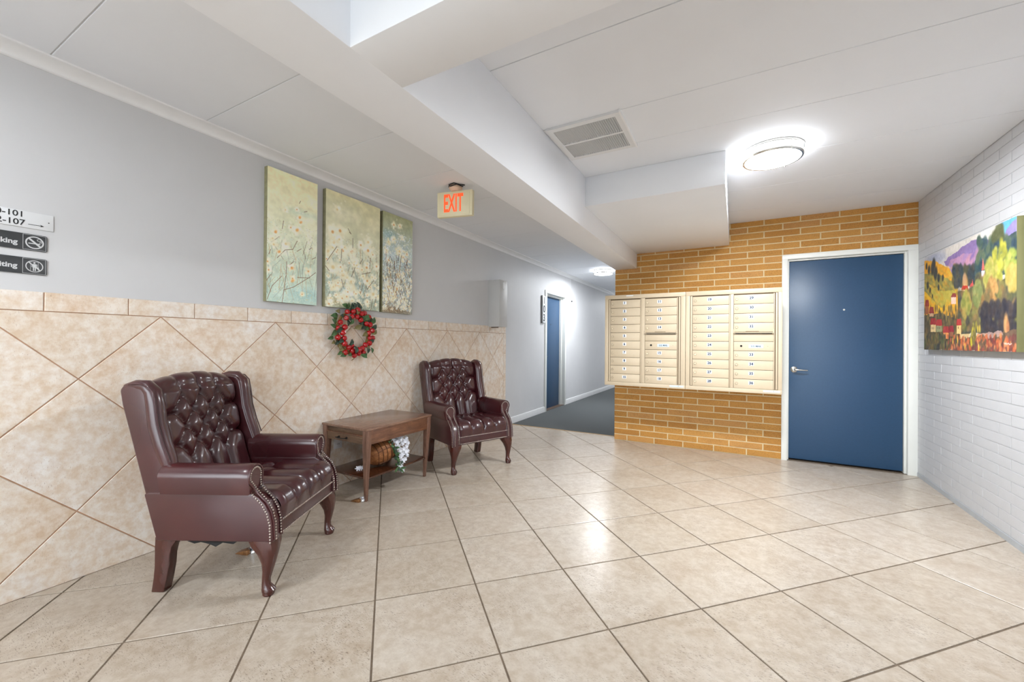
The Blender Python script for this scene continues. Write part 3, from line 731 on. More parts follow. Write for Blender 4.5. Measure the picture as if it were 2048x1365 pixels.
# ------------------------------------------------------------------ pictures: colours laid on a fine canvas grid
rng = np.random.default_rng(5)
def vnoise(h, w, cells, oct=4):
    out = np.zeros((h, w)); amp = 1; tot = 0
    for o in range(oct):
        n = int(cells*2**o)+2; gx = rng.random((int(n*h/w)+3, n+1))
        yy = np.linspace(0, gx.shape[0]-1.001, h); xx = np.linspace(0, gx.shape[1]-1.001, w)
        y0 = yy.astype(int); x0 = xx.astype(int); fy = (yy-y0)[:, None]; fx = (xx-x0)[None, :]
        fy = fy*fy*(3-2*fy); fx = fx*fx*(3-2*fx)
        a = gx[y0][:, x0]; b = gx[y0][:, x0+1]; c = gx[y0+1][:, x0]; d = gx[y0+1][:, x0+1]
        out += amp*((a*(1-fx)+b*fx)*(1-fy)+(c*(1-fx)+d*fx)*fy); tot += amp; amp *= .5
    return out/tot
class Paint:
    """row 0 is the bottom; coordinates u,v in 0..1, sizes in units of the width"""
    gain = 1.0
    def __init__(s, w, h, res=.0023):
        s.W, s.H = w, h; s.nx = int(w/res)+1; s.ny = int(h/res)+1
        s.c = np.zeros((s.ny, s.nx, 3)); s.asp = h/w
        s.X = np.linspace(0, 1, s.nx)[None, :].repeat(s.ny, 0); s.Y = (np.linspace(0, 1, s.ny)*s.asp)[:, None].repeat(s.nx, 1)
    def over(s, mask, col):
        col = np.asarray(col, float)
        s.c = s.c*(1-mask[..., None])+col*mask[..., None]
    def blob(s, u, v, rx, ry, col, a=1, rot=0, soft=.3):
        cx, cy = u, v*s.asp; r = max(rx, ry)*1.3
        x0 = max(0, int((cx-r)*(s.nx-1))); x1 = min(s.nx, int((cx+r)*(s.nx-1))+2)
        y0 = max(0, int((cy-r)/s.asp*(s.ny-1))); y1 = min(s.ny, int((cy+r)/s.asp*(s.ny-1))+2)
        if x1 <= x0 or y1 <= y0: return
        X = s.X[y0:y1, x0:x1]-cx; Y = s.Y[y0:y1, x0:x1]-cy
        c, q = math.cos(rot), math.sin(rot)
        d = np.sqrt(((X*c+Y*q)/rx)**2+((-X*q+Y*c)/ry)**2)
        m = np.clip((1+soft-d)/(2*soft), 0, 1)*a
        s.c[y0:y1, x0:x1] = s.c[y0:y1, x0:x1]*(1-m[..., None])+np.asarray(col, float)*m[..., None]
    def line(s, pts, w, col, a=1):
        for (u0, v0), (u1, v1) in zip(pts[:-1], pts[1:]):
            L = math.hypot(u1-u0, (v1-v0)*s.asp); n = max(2, int(L/(w*.9)))
            for k in range(n+1):
                t = k/n; s.blob(u0+(u1-u0)*t, v0+(v1-v0)*t, w, w, col, a, 0, .5)
    def poly(s, pts, col, a=1, jit=None):
        m = np.zeros((s.ny, s.nx), bool); P = [(u, v*s.asp) for u, v in pts]
        Y = s.Y if jit is None else s.Y+jit
        for i in range(len(P)):
            (x0, y0), (x1, y1) = P[i], P[(i+1) % len(P)]
            if y0 == y1: continue
            cond = ((y0 > Y) != (y1 > Y)) & (s.X < (x1-x0)*(Y-y0)/(y1-y0)+x0)
            m ^= cond
        s.over(m.astype(float)*a, col)
        return m
    def dabs(s, n, box, r, cols, a=.8, el=1.6, rot=None):
        for k in range(n):
            u = rng.uniform(box[0], box[1]); v = rng.uniform(box[2], box[3]); q = rng.uniform(.6, 1.4)*r
            s.blob(u, v, q*el, q, cols[rng.integers(len(cols))], a, rng.uniform(0, PI) if rot is None else rot+rng.normal(0, .2), .4)
    def mesh(s, name, thick, side, parent):
        """front faces -y, lower left corner at the origin"""
        xs_ = np.linspace(0, s.W, s.nx); zs_ = np.linspace(0, s.H, s.ny)
        XX, ZZ = np.meshgrid(xs_, zs_); n = s.nx*s.ny
        co = np.stack([XX.ravel(), np.full(n, -thick), ZZ.ravel()], 1)
        i = np.arange(s.nx-1)[None, :]+np.arange(s.ny-1)[:, None]*s.nx; i = i.ravel()
        f = np.stack([i, i+1, i+1+s.nx, i+s.nx], 1)
        me = bpy.data.meshes.new(name); me.from_pydata(co, [], f.tolist())
        at = me.color_attributes.new('paint', 'FLOAT_COLOR', 'POINT')
        c = np.clip(s.c.reshape(-1, 3)*s.gain/255, 0, 1); c = np.where(c <= .04045, c/12.92, ((c+.055)/1.055)**2.4)
        at.data.foreach_set('color', np.concatenate([c, np.ones((n, 1))], 1).astype(np.float32).ravel())
        me.materials.append(MT['canvas']); o = link('painted_front', me, parent)
        MB().box(0, s.W, -thick+.0004, 0, 0, s.H).build('stretcher', side, parent, bevel=.001)
        return o

def persp(x0, x1, t0, t1, b0, b1, zl, zr_):
    def f(x, y):
        t = (x-x0)/(x1-x0); u = t*zl/(t*zl+(1-t)*zr_)
        yt = t0+(t1-t0)*t; yb = b0+(b1-b0)*t
        return (u, (yb-y)/(yb-yt))
    return f

def blossom(p, u, v, r, warm=.5):
    for k in range(7): p.blob(u+rng.normal(0, r), v+rng.normal(0, r)/p.asp, r*.3, r*.2, (238, 236, 220), .5, rng.uniform(0, 3), .5)
    n = rng.integers(4, 7); a0 = rng.uniform(0, 6)
    for k in range(n):
        a = a0+2*PI*k/n; q = r*.62
        col = np.array([246, 243, 230])-rng.uniform(0, 30)*np.array([.6, .7, 1.3]); rr = rng.uniform(.45, .72)*r
        p.blob(u+math.cos(a)*rr, v+math.sin(a)*rr/p.asp, q*rng.uniform(.7, 1.15), q*rng.uniform(.5, .85), col, rng.uniform(.75, 1), a+rng.normal(0, .5), .5)
    p.blob(u, v, r*.25, r*.25, (206, 150, 84) if rng.random() < warm else (216, 196, 140), .85, 0, .5)
def triptych(w, h, bgf, nb, ntw, big, seed, dens):
    global rng
    rng = np.random.default_rng(seed)
    p = Paint(w, h); bgf(p)
    n1 = vnoise(p.ny, p.nx, 4); n2 = vnoise(p.ny, p.nx, 14, 3)
    p.c += ((n1-.5)*34)[..., None]*np.array([1, .8, .9])+((n2-.5)*26)[..., None]
    # pale spatter and reeds
    p.dabs(int(900*nb), (0, 1, 0, .62), .0045, [(240, 240, 220), (214, 222, 206), (190, 176, 124), (158, 150, 116), (206, 214, 206)], .5)
    p.dabs(int(260*nb), (0, 1, 0, .62), .008, [(236, 236, 214), (226, 232, 220), (206, 222, 214), (200, 196, 150)], .55)
    for k in range(int(90*ntw)):
        u = rng.uniform(0, 1); v = rng.uniform(0, .40); L = rng.uniform(.05, .26)*(1-v*.6); du = rng.normal(0, .09)
        col = [(120, 100, 70), (170, 134, 84), (110, 118, 106), (190, 166, 112), (140, 156, 148)][rng.integers(5)]
        p.line([(u, v), (u+du*.5, v+L*.5), (u+du, v+L)], rng.uniform(.003, .0055), col, .35)
    for u, v, r in big: blossom(p, u, v, r)
    for k in range(int(dens)):
        v = abs(rng.normal(0, .26))+.03
        if v > .75: continue
        blossom(p, rng.uniform(.02, .98), v, rng.uniform(.022, .05), .4)
    return p
def bg1(p):
    v = (p.Y/p.asp)[..., None]
    top = np.array([238, 228, 186]); mid = np.array([226, 230, 206]); low = np.array([190, 212, 202])
    p.c = np.where(v > .5, mid+(top-mid)*(v-.5)*2, low+(mid-low)*v*2)
    p.blob(.7, .72, .3, .06, (190, 214, 202), .5, 0, 1); p.blob(.8, .08, .3, .1, (150, 194, 196), .6, 0, 1)
def bg2(p):
    v = (p.Y/p.asp)[..., None]
    top = np.array([214, 208, 168]); mid = np.array([210, 214, 192]); low = np.array([168, 180, 162])
    p.c = np.where(v > .45, mid+(top-mid)*(v-.45)*1.8, low+(mid-low)*v/.45)
    p.blob(.25, .84, .3, .12, (214, 214, 190), .6, 0, 1); p.blob(.5, .18, .4, .12, (142, 176, 184), .6, 0, 1); p.blob(.2, .05, .3, .05, (160, 140, 84), .6, 0, .8)
def bg3(p):
    v = (p.Y/p.asp)[..., None]
    top = np.array([162, 162, 118]); mid = np.array([186, 202, 202]); low = np.array([146, 148, 140])
    p.c = np.where(v > .6, mid+(top-mid)*(v-.6)*2.2, low+(mid-low)*v/.6)
    p.blob(.2, .78, .22, .1, (134, 170, 176), .7, 0, .8); p.blob(.85, .3, .3, .5, (140, 164, 184), .5, 0, .9); p.blob(.3, .03, .5, .07, (120, 84, 48), .7, 0, .8)
f1 = persp(103, 520, 90, 240, 1205, 1242, 2.74, 3.07); f2 = persp(588, 1030, 280, 440, 1252, 1290, 3.13, 3.6); f3 = persp(1060, 1305, 462, 550, 1298, 1320, 3.64, 3.97)
big1 = [(*f1(x, y), r) for x, y, r in ((175, 640, .075), (160, 740, .07), (260, 735, .08), (350, 620, .085), (375, 520, .06), (255, 455, .05), (350, 450, .05), (310, 930, .07), (450, 960, .075), (110, 880, .06), (120, 950, .06), (320, 1020, .06), (210, 800, .06), (400, 1150, .05), (380, 560, .06), (150, 690, .06), (300, 600, .055))]
big2 = [(*f2(x, y), r) for x, y, r in ((680, 455, .06), (645, 640, .085), (705, 630, .085), (655, 725, .075), (700, 700, .06), (610, 800, .08), (730, 790, .08), (800, 800, .09), (935, 720, .07), (935, 790, .085), (875, 745, .06), (650, 930, .10), (730, 990, .10), (830, 890, .07), (860, 935, .07), (925, 930, .07), (1005, 920, .06), (800, 1050, .09), (680, 1080, .08), (830, 1140, .10), (735, 1180, .11), (980, 1150, .10), (930, 1040, .07), (620, 1230, .06), (780, 1100, .07))]
big3 = [(*f3(x, y), r) for x, y, r in ((1150, 580, .09), (1200, 590, .07), (1110, 720, .08), (1200, 800, .12), (1090, 790, .09), (1260, 820, .08), (1150, 700, .09), (1220, 690, .08), (1230, 850, .09), (1110, 870, .09), (1210, 1000, .10), (1110, 1090, .14), (1180, 1110, .13), (1140, 1170, .14), (1230, 1190, .12), (1270, 1110, .10), (1080, 1180, .09), (1190, 1060, .1), (1270, 960, .08))]
side_m = plain('canvas_side_olive', (142, 138, 104), .7, var=.25, scale=20)
def hang(y0, z0, w, h, label, p):
    p.gain = np.array([1.10, 1.10, 1.09])
    t = wall_thing('canvas_painting', label, 'painting', y0, z0, group='three-part blossom painting')
    p.mesh('painted_front', .038, side_m, t); return t
p1 = triptych(.375, .917, bg1, 1.4, .55, [], 11, 0)
for pts in (((150, 715), (205, 675)), ((190, 850), (255, 785), (320, 780), (355, 710)), ((355, 795), (390, 775)), ((120, 820), (135, 780)), ((100, 1040), (140, 985)), ((285, 915), (330, 880)), ((248, 1115), (330, 1090), (460, 1010), (510, 970)), ((235, 1215), (265, 1000), (270, 880)), ((360, 1012), (460, 1015)), ((410, 470), (435, 465)), ((370, 400), (380, 380)), ((455, 780), (475, 765)), ((110, 1190), (150, 1080), (230, 1000)), ((230, 610), (240, 545)), ((480, 860), (510, 845))):
    p1.line([f1(*q) for q in pts], .0052, (128, 102, 76), .8)
for b in big1: blossom(p1, *b, .6)
for u, v, r in [(*f1(375, 515), .03), (*f1(385, 555), .03), (*f1(355, 620), .035), (*f1(175, 635), .03), (*f1(205, 800), .03), (*f1(320, 1040), .035), (*f1(315, 935), .03)]: p1.blob(u, v, r, r*.7, (226, 166, 92), .8, .8, .5)
hang(1.604, 1.438, .375, .917, 'tall pale canvas painting of sparse white blossoms, left of the three', p1)
p2 = triptych(.545, .915, bg2, 1.6, 1.0, big2, 12, 70)
for pts in (((770, 610), (795, 655), (780, 640)), ((600, 880), (640, 820), (680, 760)), ((715, 880), (720, 780)), ((885, 985), (955, 970)), ((930, 1110), (980, 1040)), ((960, 1290), (975, 1190)), ((985, 1260), (1005, 1170)), ((875, 1150), (900, 1060)), ((950, 940), (955, 850)), ((870, 900), (890, 860)), ((590, 920), (620, 960)), ((810, 770), (810, 690)), ((735, 1090), (720, 1030)), ((800, 1010), (830, 930))):
    p2.line([f2(*q) for q in pts], .0042, (110, 92, 68), .8)
hang(2.052, 1.438, .545, .915, 'wide canvas painting of white blossoms with tan centres, middle of the three', p2)
p3 = triptych(.380, .911, bg3, 2.6, 1.8, big3, 13, 90)
for k in range(60):
    u = rng.uniform(.1, .9); v = rng.uniform(.1, .55); p3.line([(u, v), (u+rng.normal(0, .05), v+rng.uniform(.03, .1))], .007, [(92, 66, 44), (70, 60, 60), (150, 100, 50)][rng.integers(3)], .7)
p3.dabs(800, (0, 1, .03, .82), .010, [(242, 242, 240), (228, 232, 234), (206, 218, 226), (180, 196, 206)], .75)
p3.dabs(160, (0, 1, .0, .5), .007, [(110, 80, 52), (84, 74, 70), (150, 108, 64)], .6, 2.4, 1.5)
hang(2.632, 1.436, .380, .911, 'tall canvas painting of dense white blossoms on blue-grey, right of the three', p3)

# landscape on the right wall
rng = np.random.default_rng(21)
fL = persp(122, 888, 470, 145, 1235, 1268, 3.42, 2.30)
L = Paint(1.283, .772, .0031)
jit = (vnoise(L.ny, L.nx, 24, 3)-.5)*.022
L.c[:] = (206, 200, 192)
L.c += ((vnoise(L.ny, L.nx, 5)-.5)*60)[..., None]*np.array([1, .95, .9])
def lp(pts, col, a=1, j=True): return L.poly([fL(*q) for q in pts], col, a, jit if j else None)
def lb(x, y, rx, ry, col, a=1, rot=0, soft=.3): u, v = fL(x, y); L.blob(u, v, rx, ry, col, a, rot, soft)
lb(200, 470, .12, .03, (150, 158, 184), .8, 0, .8); lb(260, 480, .06, .02, (166, 170, 190), .7, 0, .8)
lp([(756, 190), (888, 140), (888, 330), (790, 330), (756, 260)], (98, 172, 216))
lp([(780, 330), (800, 250), (850, 190), (888, 160), (888, 330)], (146, 134, 190))
lp([(285, 500), (380, 430), (470, 365), (520, 335), (600, 330), (700, 325), (720, 560), (430, 600), (300, 540)], (134, 112, 160))
lp([(330, 500), (440, 450), (560, 430), (620, 420), (600, 500), (480, 560), (380, 540)], (190, 142, 168), .8)
L.dabs(120, (fL(300, 0)[0], fL(700, 0)[0], .62, .86), .012, [(120, 100, 160), (160, 124, 168), (204, 150, 160), (140, 120, 176)], .45, 2.4, .5)
lp([(122, 490), (200, 500), (250, 520), (330, 570), (380, 640), (400, 700), (400, 1000), (122, 1000)], (222, 160, 48))
lp([(122, 600), (200, 590), (300, 640), (395, 700), (395, 780), (300, 830), (240, 880), (122, 740)], (140, 132, 70))
lp([(160, 690), (250, 740), (390, 750), (360, 830), (290, 880), (250, 900), (200, 820)], (186, 170, 72))
lp([(122, 745), (200, 840), (275, 900), (275, 950), (200, 930), (122, 900)], (232, 178, 32))
L.dabs(160, (0, fL(400, 0)[0], .34, .8), .009, [(230, 170, 50), (206, 140, 50), (170, 150, 70), (190, 176, 80)], .4, 2.6, -.5)
for x, y, r in ((200, 520, .030), (190, 560, .034), (215, 600, .034), (240, 640, .022), (160, 570, .024), (140, 540, .018), (150, 700, .02), (170, 740, .014), (190, 790, .010), (240, 720, .016), (275, 640, .016)): lb(x, y, r*.8, r*1.2, (62, 62, 60), .95)
tree_d = [(60, 66, 70), (74, 70, 62), (52, 66, 72), (86, 84, 60)]
for k in range(150):
    x = rng.uniform(360, 600); y = rng.uniform(560, 700); lb(x, y, .018, .026, tree_d[rng.integers(4)], .8)
lp([(540, 500), (600, 430), (680, 330), (740, 235), (775, 270), (790, 320), (888, 270), (888, 620), (540, 640)], (64, 82, 84))
for k in range(190):
    x = rng.uniform(560, 888); y = rng.uniform(330, 600); lb(x, y, .02, .024, [(56, 82, 84), (74, 92, 78), (96, 110, 84), (44, 66, 88)][rng.integers(4)], .75)
for x, y in ((730, 260), (755, 250), (720, 300), (760, 300), (700, 310)): lb(x, y, .026, .03, (88, 94, 64), .95)
# village on the hill
lb(460, 690, .03, .04, (196, 150, 96), .9); lb(455, 650, .02, .03, (190, 150, 110), .9)
for x0, x1, y0, y1, c, rc in ((430, 485, 740, 800, (226, 186, 150), (190, 60, 44)), (500, 530, 720, 770, (232, 206, 190), (196, 74, 66)), (545, 600, 700, 750, (234, 204, 186), (208, 66, 44)), (345, 385, 800, 860, (232, 196, 176), (150, 70, 60)), (595, 622, 590, 700, (222, 206, 212), None)):
    lp([(x0, y0), (x1, y0), (x1, y1), (x0, y1)], c, 1, False)
    if rc: lp([(x0-5, y0+4), (x0+12, y0-30), (x1-4, y0-30), (x1+5, y0+4)], rc, 1, False)
lp([(596, 590), (607, 485), (622, 580)], (214, 110, 100), 1, False); lp([(515, 725), (520, 655), (530, 720)], (206, 96, 90), 1, False)
# foreground trees and darks
lp([(400, 760), (888, 640), (888, 1110), (400, 1110)], (74, 76, 66))
for k in range(420):
    x = rng.uniform(410, 888); y = rng.uniform(640, 1060)
    if y < 760 and x < 560: continue
    lb(x, y, .022, .026, [(92, 96, 62), (134, 130, 70), (60, 62, 64), (110, 96, 70), (150, 116, 70)][rng.integers(5)], .7)
for cx, cy, rr, cols in ((740, 500, .075, [(188, 182, 66), (206, 200, 90), (150, 150, 60)]), (850, 560, .06, [(170, 176, 84), (146, 160, 70), (198, 190, 100)]), (670, 640, .07, [(178, 172, 90), (160, 160, 76), (200, 180, 100)]), (850, 650, .05, [(200, 172, 96), (180, 160, 80)]), (680, 780, .06, [(180, 134, 78), (150, 120, 70), (196, 150, 90)]), (470, 870, .06, [(160, 156, 76), (130, 136, 66), (176, 150, 80)]), (560, 780, .05, [(120, 130, 76), (150, 150, 90)]), (640, 880, .06, [(150, 116, 72), (110, 100, 66)])):
    u, v = fL(cx, cy)
    for k in range(55):
        a, q = rng.uniform(0, 2*PI), rr*math.sqrt(rng.random()); L.blob(u+q*math.cos(a)*.8, v+q*math.sin(a)*1.2/L.asp, .014, .018, cols[rng.integers(len(cols))], .8, 0, .4)
for k in range(170):
    x = rng.uniform(600, 888); y = rng.uniform(860, 1100); lb(x, y, .016, .024, [(48, 46, 56), (60, 58, 62), (72, 62, 60)][rng.integers(3)], .75)
lb(800, 1040, .018, .05, (198, 150, 96), .95); lb(815, 1070, .014, .035, (180, 120, 80), .9)
# lower left houses
lp([(122, 950), (275, 940), (420, 1000), (420, 1240), (122, 1240)], (92, 82, 60))
for k in range(140):
    x = rng.uniform(122, 420); y = rng.uniform(880, 1230); lb(x, y, .010, .020, [(96, 88, 58), (70, 66, 56), (120, 96, 60), (140, 120, 70)][rng.integers(4)], .75)
for x0, x1, y0, y1, c, rc in ((175, 218, 1025, 1090, (226, 196, 140), (160, 50, 48)), (222, 268, 1035, 1090, (150, 150, 110), (168, 56, 52)), (165, 200, 930, 960, (200, 160, 120), (150, 60, 50)), (280, 325, 1095, 1150, (226, 150, 84), (164, 60, 56)), (330, 365, 1090, 1130, (150, 100, 70), (150, 52, 60)), (392, 428, 1035, 1110, (236, 196, 130), (176, 58, 52)), (130, 160, 870, 940, (160, 96, 60), (150, 60, 44)), (420, 500, 1110, 1150, (206, 180, 130), None), (560, 640, 1110, 1140, (206, 140, 84), None)):
    lp([(x0, y0), (x1, y0), (x1, y1), (x0, y1)], c, 1, False)
    if rc: lp([(x0-4, y0+4), (x0+2, y0-50), (x1-2, y0-50), (x1+4, y0+4)], rc, 1, False)
for x in (188, 200, 236, 250, 404): lb(x, 1058, .0035, .007, (60, 50, 50), .9)
lp([(420, 1150), (888, 1090), (888, 1268), (420, 1250)], (110, 88, 70))
lp([(560, 1110), (760, 1090), (780, 1130), (640, 1150)], (180, 150, 140), .8)
for k in range(260):
    x = rng.uniform(300, 888); y = rng.uniform(1130, 1265); lb(x, y, .009, .014, [(160, 76, 58), (196, 104, 62), (86, 78, 60), (214, 140, 90), (110, 60, 60)][rng.integers(5)], .75)
for k in range(60):
    x = rng.uniform(122, 300); y = rng.uniform(1130, 1230); lb(x, y, .010, .022, [(92, 100, 60), (64, 62, 60), (120, 104, 62)][rng.integers(3)], .8)
for k in range(30): lb(rng.uniform(505, 555), rng.uniform(1030, 1190), .009, .02, [(196, 178, 50), (150, 140, 60), (110, 100, 60)][rng.integers(3)], .85)
for x, y in ((568, 1075), (583, 1070), (575, 1230), (360, 1165), (460, 1215), (400, 1160)): lb(x, y, .005, .02, (236, 200, 70), .9)
L.line([fL(x, y) for x, y in ((785, 1192), (795, 1200), (800, 1192), (808, 1202), (820, 1195), (832, 1206), (846, 1198))], .0026, (226, 190, 176), .9)
L.c += ((vnoise(L.ny, L.nx, 60, 2)-.5)*26)[..., None]
ls = thing('landscape_painting', 'large canvas painting of a hillside village under purple mountains, on the white brick wall', 'painting', (XR-.0016, 4.673, 1.137), R(-90))
L.mesh('painted_front', .040, plain('canvas_side_green', (136, 134, 88), .7, var=.06), ls)

# ------------------------------------------------------------------ wingback armchair (local +x is the front, origin between the front feet)
def arch(d, Rr): t = max(0, 1-min(d/Rr, 1)); return math.sqrt(1-t*t)
def seg_d(p, a, b):
    ax, ay = b[0]-a[0], b[1]-a[1]; t = ((p[0]-a[0])*ax+(p[1]-a[1])*ay)/(ax*ax+ay*ay); t = max(0, min(1, t))
    return math.hypot(p[0]-a[0]-t*ax, p[1]-a[1]-t*ay)
def back_path(s):
    """s 0..1: front bottom -> over the top -> down the outer back; returns x,z,nx,nz"""
    if s < .55:
        t = s/.55; z = .40+t*(.910-.40); x = -.458-(z-.45)*.235-.012*math.sin(PI*t); return x, z, .97, .23
    if s < .72:
        a = (s-.55)/.17*PI; cx, cz, r = -.618, .910, .052
        return cx+r*1.0*math.cos(a), cz+r*.95*math.sin(a), math.cos(a), math.sin(a)
    t = (s-.72)/.28; z = .910-t*(.910-.25); return -.501-(z-.25)*.256, z, -.97, -.2
def make_chair(label, loc, ang):
    t = thing('wingback_armchair', label, 'armchair', loc, R(ang), 'burgundy wingback armchairs')
    LM = MT['leather']
    # tufted back
    btn = []
    for r_, z in enumerate((.895, .815, .735, .655, .575)):
        n = 3 if r_ % 2 == 0 else 4
        for k in range(n): btn.append(((k-(n-1)/2)*.118, z, r_))
    segs = []
    for a in btn:
        for b in btn:
            if b[2] == a[2]+1 and abs(abs(a[0]-b[0])-.059) < .01: segs.append(((a[0], a[1]), (b[0], b[1])))
        if a[2] == 0: segs.append(((a[0], a[1]), (a[0]*1.08, 1.15)))
        if a[2] == 4: segs.append(((a[0], a[1]), (a[0], .3)))
        if abs(a[0]) > .15: segs.append(((a[0], a[1]), (a[0]*1.7, a[1]-.012)))
    nu, ns = 64, 120; rings = []; HW = .262
    for j in range(ns+1):
        s = j/ns*1.0; x, z, nx, nz = back_path(s); row = []
        for i in range(nu+1):
            u = (i/nu*2-1)*HW; crown = .042*(1-(u/HW)**2)*min(1, max(0, (z-.6)/.30)); zz = z+crown
            h = 0
            if s < .70:
                zt = zz if s < .55 else .910+crown+(s-.55)*.6
                d = min(seg_d((u, zt), a, b) for a, b in segs)
                db = min(math.hypot(u-a[0], zt-a[1]) for a in btn)
                fade = 1 if s < .57 else max(0, 1-(s-.57)/.13)
                h = (.042*arch(d, .05)*(1-.45*max(0, min(1, (zt-.91)/.03)))-.024-.016*math.exp(-(db/.014)**2))*fade
                edge = max(0, (abs(u)-(HW-.04))/.04); h -= .022*edge*edge*fade
            row.append((x+nx*h, u, zz+nz*h))
        rings.append(row)
    mb = MB(); mb.loft(rings, cap=False, close=False); bk = mb.build('tufted_back', LM, t, smooth=80)
    bt = MB()
    for a in btn:
        z = a[1]; x = -.458-(z-.45)*.235-.012*math.sin(PI*min(1, (z-.40)/.51))-.032; bt.ball((x, a[0], z), .011, 8, 6, (.5, 1, 1))
    bt.build('buttons', LM, bk, smooth=60)['kind'] = 'stuff'
    # wings with rolled front edge
    for sd in (-1, 1):
        outl = [(-.50, .25), (-.562, .47), (-.640, .756), (-.672, .87), (-.683, .935), (-.672, .956), (-.60, .962), (-.555, .955), (-.532, .93), (-.520, .87), (-.508, .78), (-.482, .69), (-.452, .61), (-.43, .55), (-.40, .47), (-.38, .25)]
        w = MB(); y0, y1 = .262, .325
        w.loft([[(x, sd*y, z) for x, z in outl] for y in (y0, y1)])
        wg = w.build('wing', LM, t, bevel=.016, seg=4)
        rl = MB(); pts = [(-.668, .945), (-.62, .957), (-.575, .953), (-.548, .925), (-.536, .87), (-.525, .78), (-.500, .69), (-.470, .61), (-.452, .56)]
        rl.tube([(x, sd*.300, z) for x, z in pts], [.020, .026, .030, .034, .036, .037, .036, .034, .026], 14); rl.build('rolled_edge', LM, wg, smooth=60)
        pp = MB(); pp.tube([(x+.006, sd*.330, z) for x, z in [(-.640, .9625), (-.60, .966), (-.553, .958), (-.526, .93), (-.514, .87), (-.502, .78), (-.476, .69), (-.446, .61)]], .0035, 6); pp.build('piping', LM, wg, smooth=60)
    # arms: rolled top, scroll face
    for sd in (-1, 1):
        ar = MB(); rings = []
        for x, k in ((-.47, 1), (-.40, 1), (-.28, 1.0), (-.16, 1.0), (-.09, 1.03), (-.068, 1.0), (-.060, .93)):
            ring = []
            for q in range(22):
                a = 2*PI*q/22; cy, cz = .305, .545
                yy, zz = cy+.056*k*math.cos(a), cz+.056*k*math.sin(a)
                if math.sin(a) < -.25: zz = cz-(.075 if k > .95 else .07); yy = cy+(.040 if math.cos(a) > 0 else -.052)*abs(math.cos(a))**.35
                ring.append((x, sd*yy, zz))
            rings.append(ring)
        ar.loft(rings); aro = ar.build('armrest', LM, t, smooth=50)
        # side panel with the swooping front
        out = [(-.500, .252), (-.560, .462), (-.540, .474), (-.11, .474), (-.070, .480), (-.030, .455), (.000, .425), (.022, .385), (.034, .335), (.038, .252)]
        sp = MB(); sp.loft([[(x, sd*y, z) for x, z in out] for y in (.252, .330)]); spo = sp.build('side_panel', LM, t, bevel=.008, seg=3)
        # scroll trim and nail heads following the front
        low = [(.0405, .262), (.037, .340), (.024, .392), (.000, .434), (-.035, .470), (-.057, .495)]
        pts = [(x, .322, z) for x, z in low]
        for q in range(-22, 203, 15):
            a = R(q); pts.append((-.0585, .305+.049*math.cos(a), .548+.049*math.sin(a)))
        pts += [(x, .262, z) for x, z in reversed(low)]
        tb = MB(); tb.tube([(x, sd*y, z) for x, y, z in pts], .0045, 6); tb.build('welt', LM, spo, smooth=60)
        def nails(path, parent, step=.0122, rad=.0050):
            nl = MB(); prev = Vector(path[0])
            for q in path[1:]:
                q = Vector(q); Ls = (q-prev).length; n_ = max(1, int(round(Ls/step)))
                for k in range(n_): nl.ball(prev.lerp(q, k/n_), rad, 6, 4)
                prev = q
            nlo = nl.build('nail_heads', MT['nail'], parent, smooth=60); nlo['kind'] = 'stuff'
        inner = [(x+.002, sd*.312, z+.001) for x, z in low]
        for q in range(-15, 196, 15):
            a = R(q); inner.append((-.0600, sd*(.305+.038*math.cos(a)), .548+.038*math.sin(a)))
        inner += [(x+.002, sd*.273, z+.001) for x, z in reversed(low)]
        nails(inner, spo)
        nails([(x-.014, sd*.3312, z-.010) for x, z in low], spo)
    # seat frame and front rail
    sf = MB(); sf.box(-.50, .022, -.255, .255, .252, .36); sf.build('seat_frame', LM, t, bevel=.006)
    fr_ = MB(); fr_.box(.0, .036, -.256, .256, .262, .332); fro = fr_.build('front_rail', LM, t, bevel=.008, seg=3)
    nl = MB()
    for z in (.268, .328):
        n_ = 44
        for k in range(n_+1): nl.ball((.0375, -.262+.524*k/n_, z), .0050, 6, 4)
    nlo = nl.build('nail_heads', MT['nail'], fro, smooth=60); nlo['kind'] = 'stuff'
    MB().box(-.552, -.05, -.26, .26, .248, .254).build('dust_cover', MT['black'], t)
    # tufted seat
    sb = []
    for r_, x in enumerate((-.38, -.29, -.20)):
        n = 3 if r_ % 2 == 0 else 4
        for k in range(n): sb.append(((k-(n-1)/2)*.118, x, r_))
    sg_ = []
    for a in sb:
        for b in sb:
            if b[2] == a[2]+1 and abs(abs(a[0]-b[0])-.059) < .01: sg_.append(((a[0], a[1]), (b[0], b[1])))
        if a[2] == 0: sg_.append(((a[0], a[1]), (a[0], -.6)))
        if a[2] == 2: sg_.append(((a[0], a[1]), (a[0]*1.15, .4)))
        if abs(a[0]) > .15: sg_.append(((a[0], a[1]), (a[0]*1.8, a[1])))
    nu, ns = 64, 90; rings = []
    for j in range(ns+1):
        s = j/ns
        if s < .68: q = s/.68; x = -.49+q*.46; z = .420+.026*math.sin(PI*.5*min(1, q*1.3)); nx, nz = 0, 1; l_ = x
        else:
            a = (s-.68)/.32*R(98); nx, nz = math.sin(a), math.cos(a)
            x = -.03+.068*math.sin(a); z = .366+.080*math.cos(a)-(.03 if a > R(85) else 0)*(a-R(85))/R(13); l_ = -.03+a*.075
        row = []
        for i in range(nu+1):
            u = (i/nu*2-1); hw = .256
            uu = u*hw; d = min(seg_d((uu, l_), a, b) for a, b in sg_); db = min(math.hypot(uu-a[0], l_-a[1]) for a in sb)
            h = .034*arch(d, .055)-.018-.012*math.exp(-(db/.014)**2)
            if j > ns-8: h *= (ns-j)/8
            h -= .02*max(0, (abs(u)-.9)/.1)**2
            row.append((x+nx*h, uu, z+nz*h))
        rings.append(row)
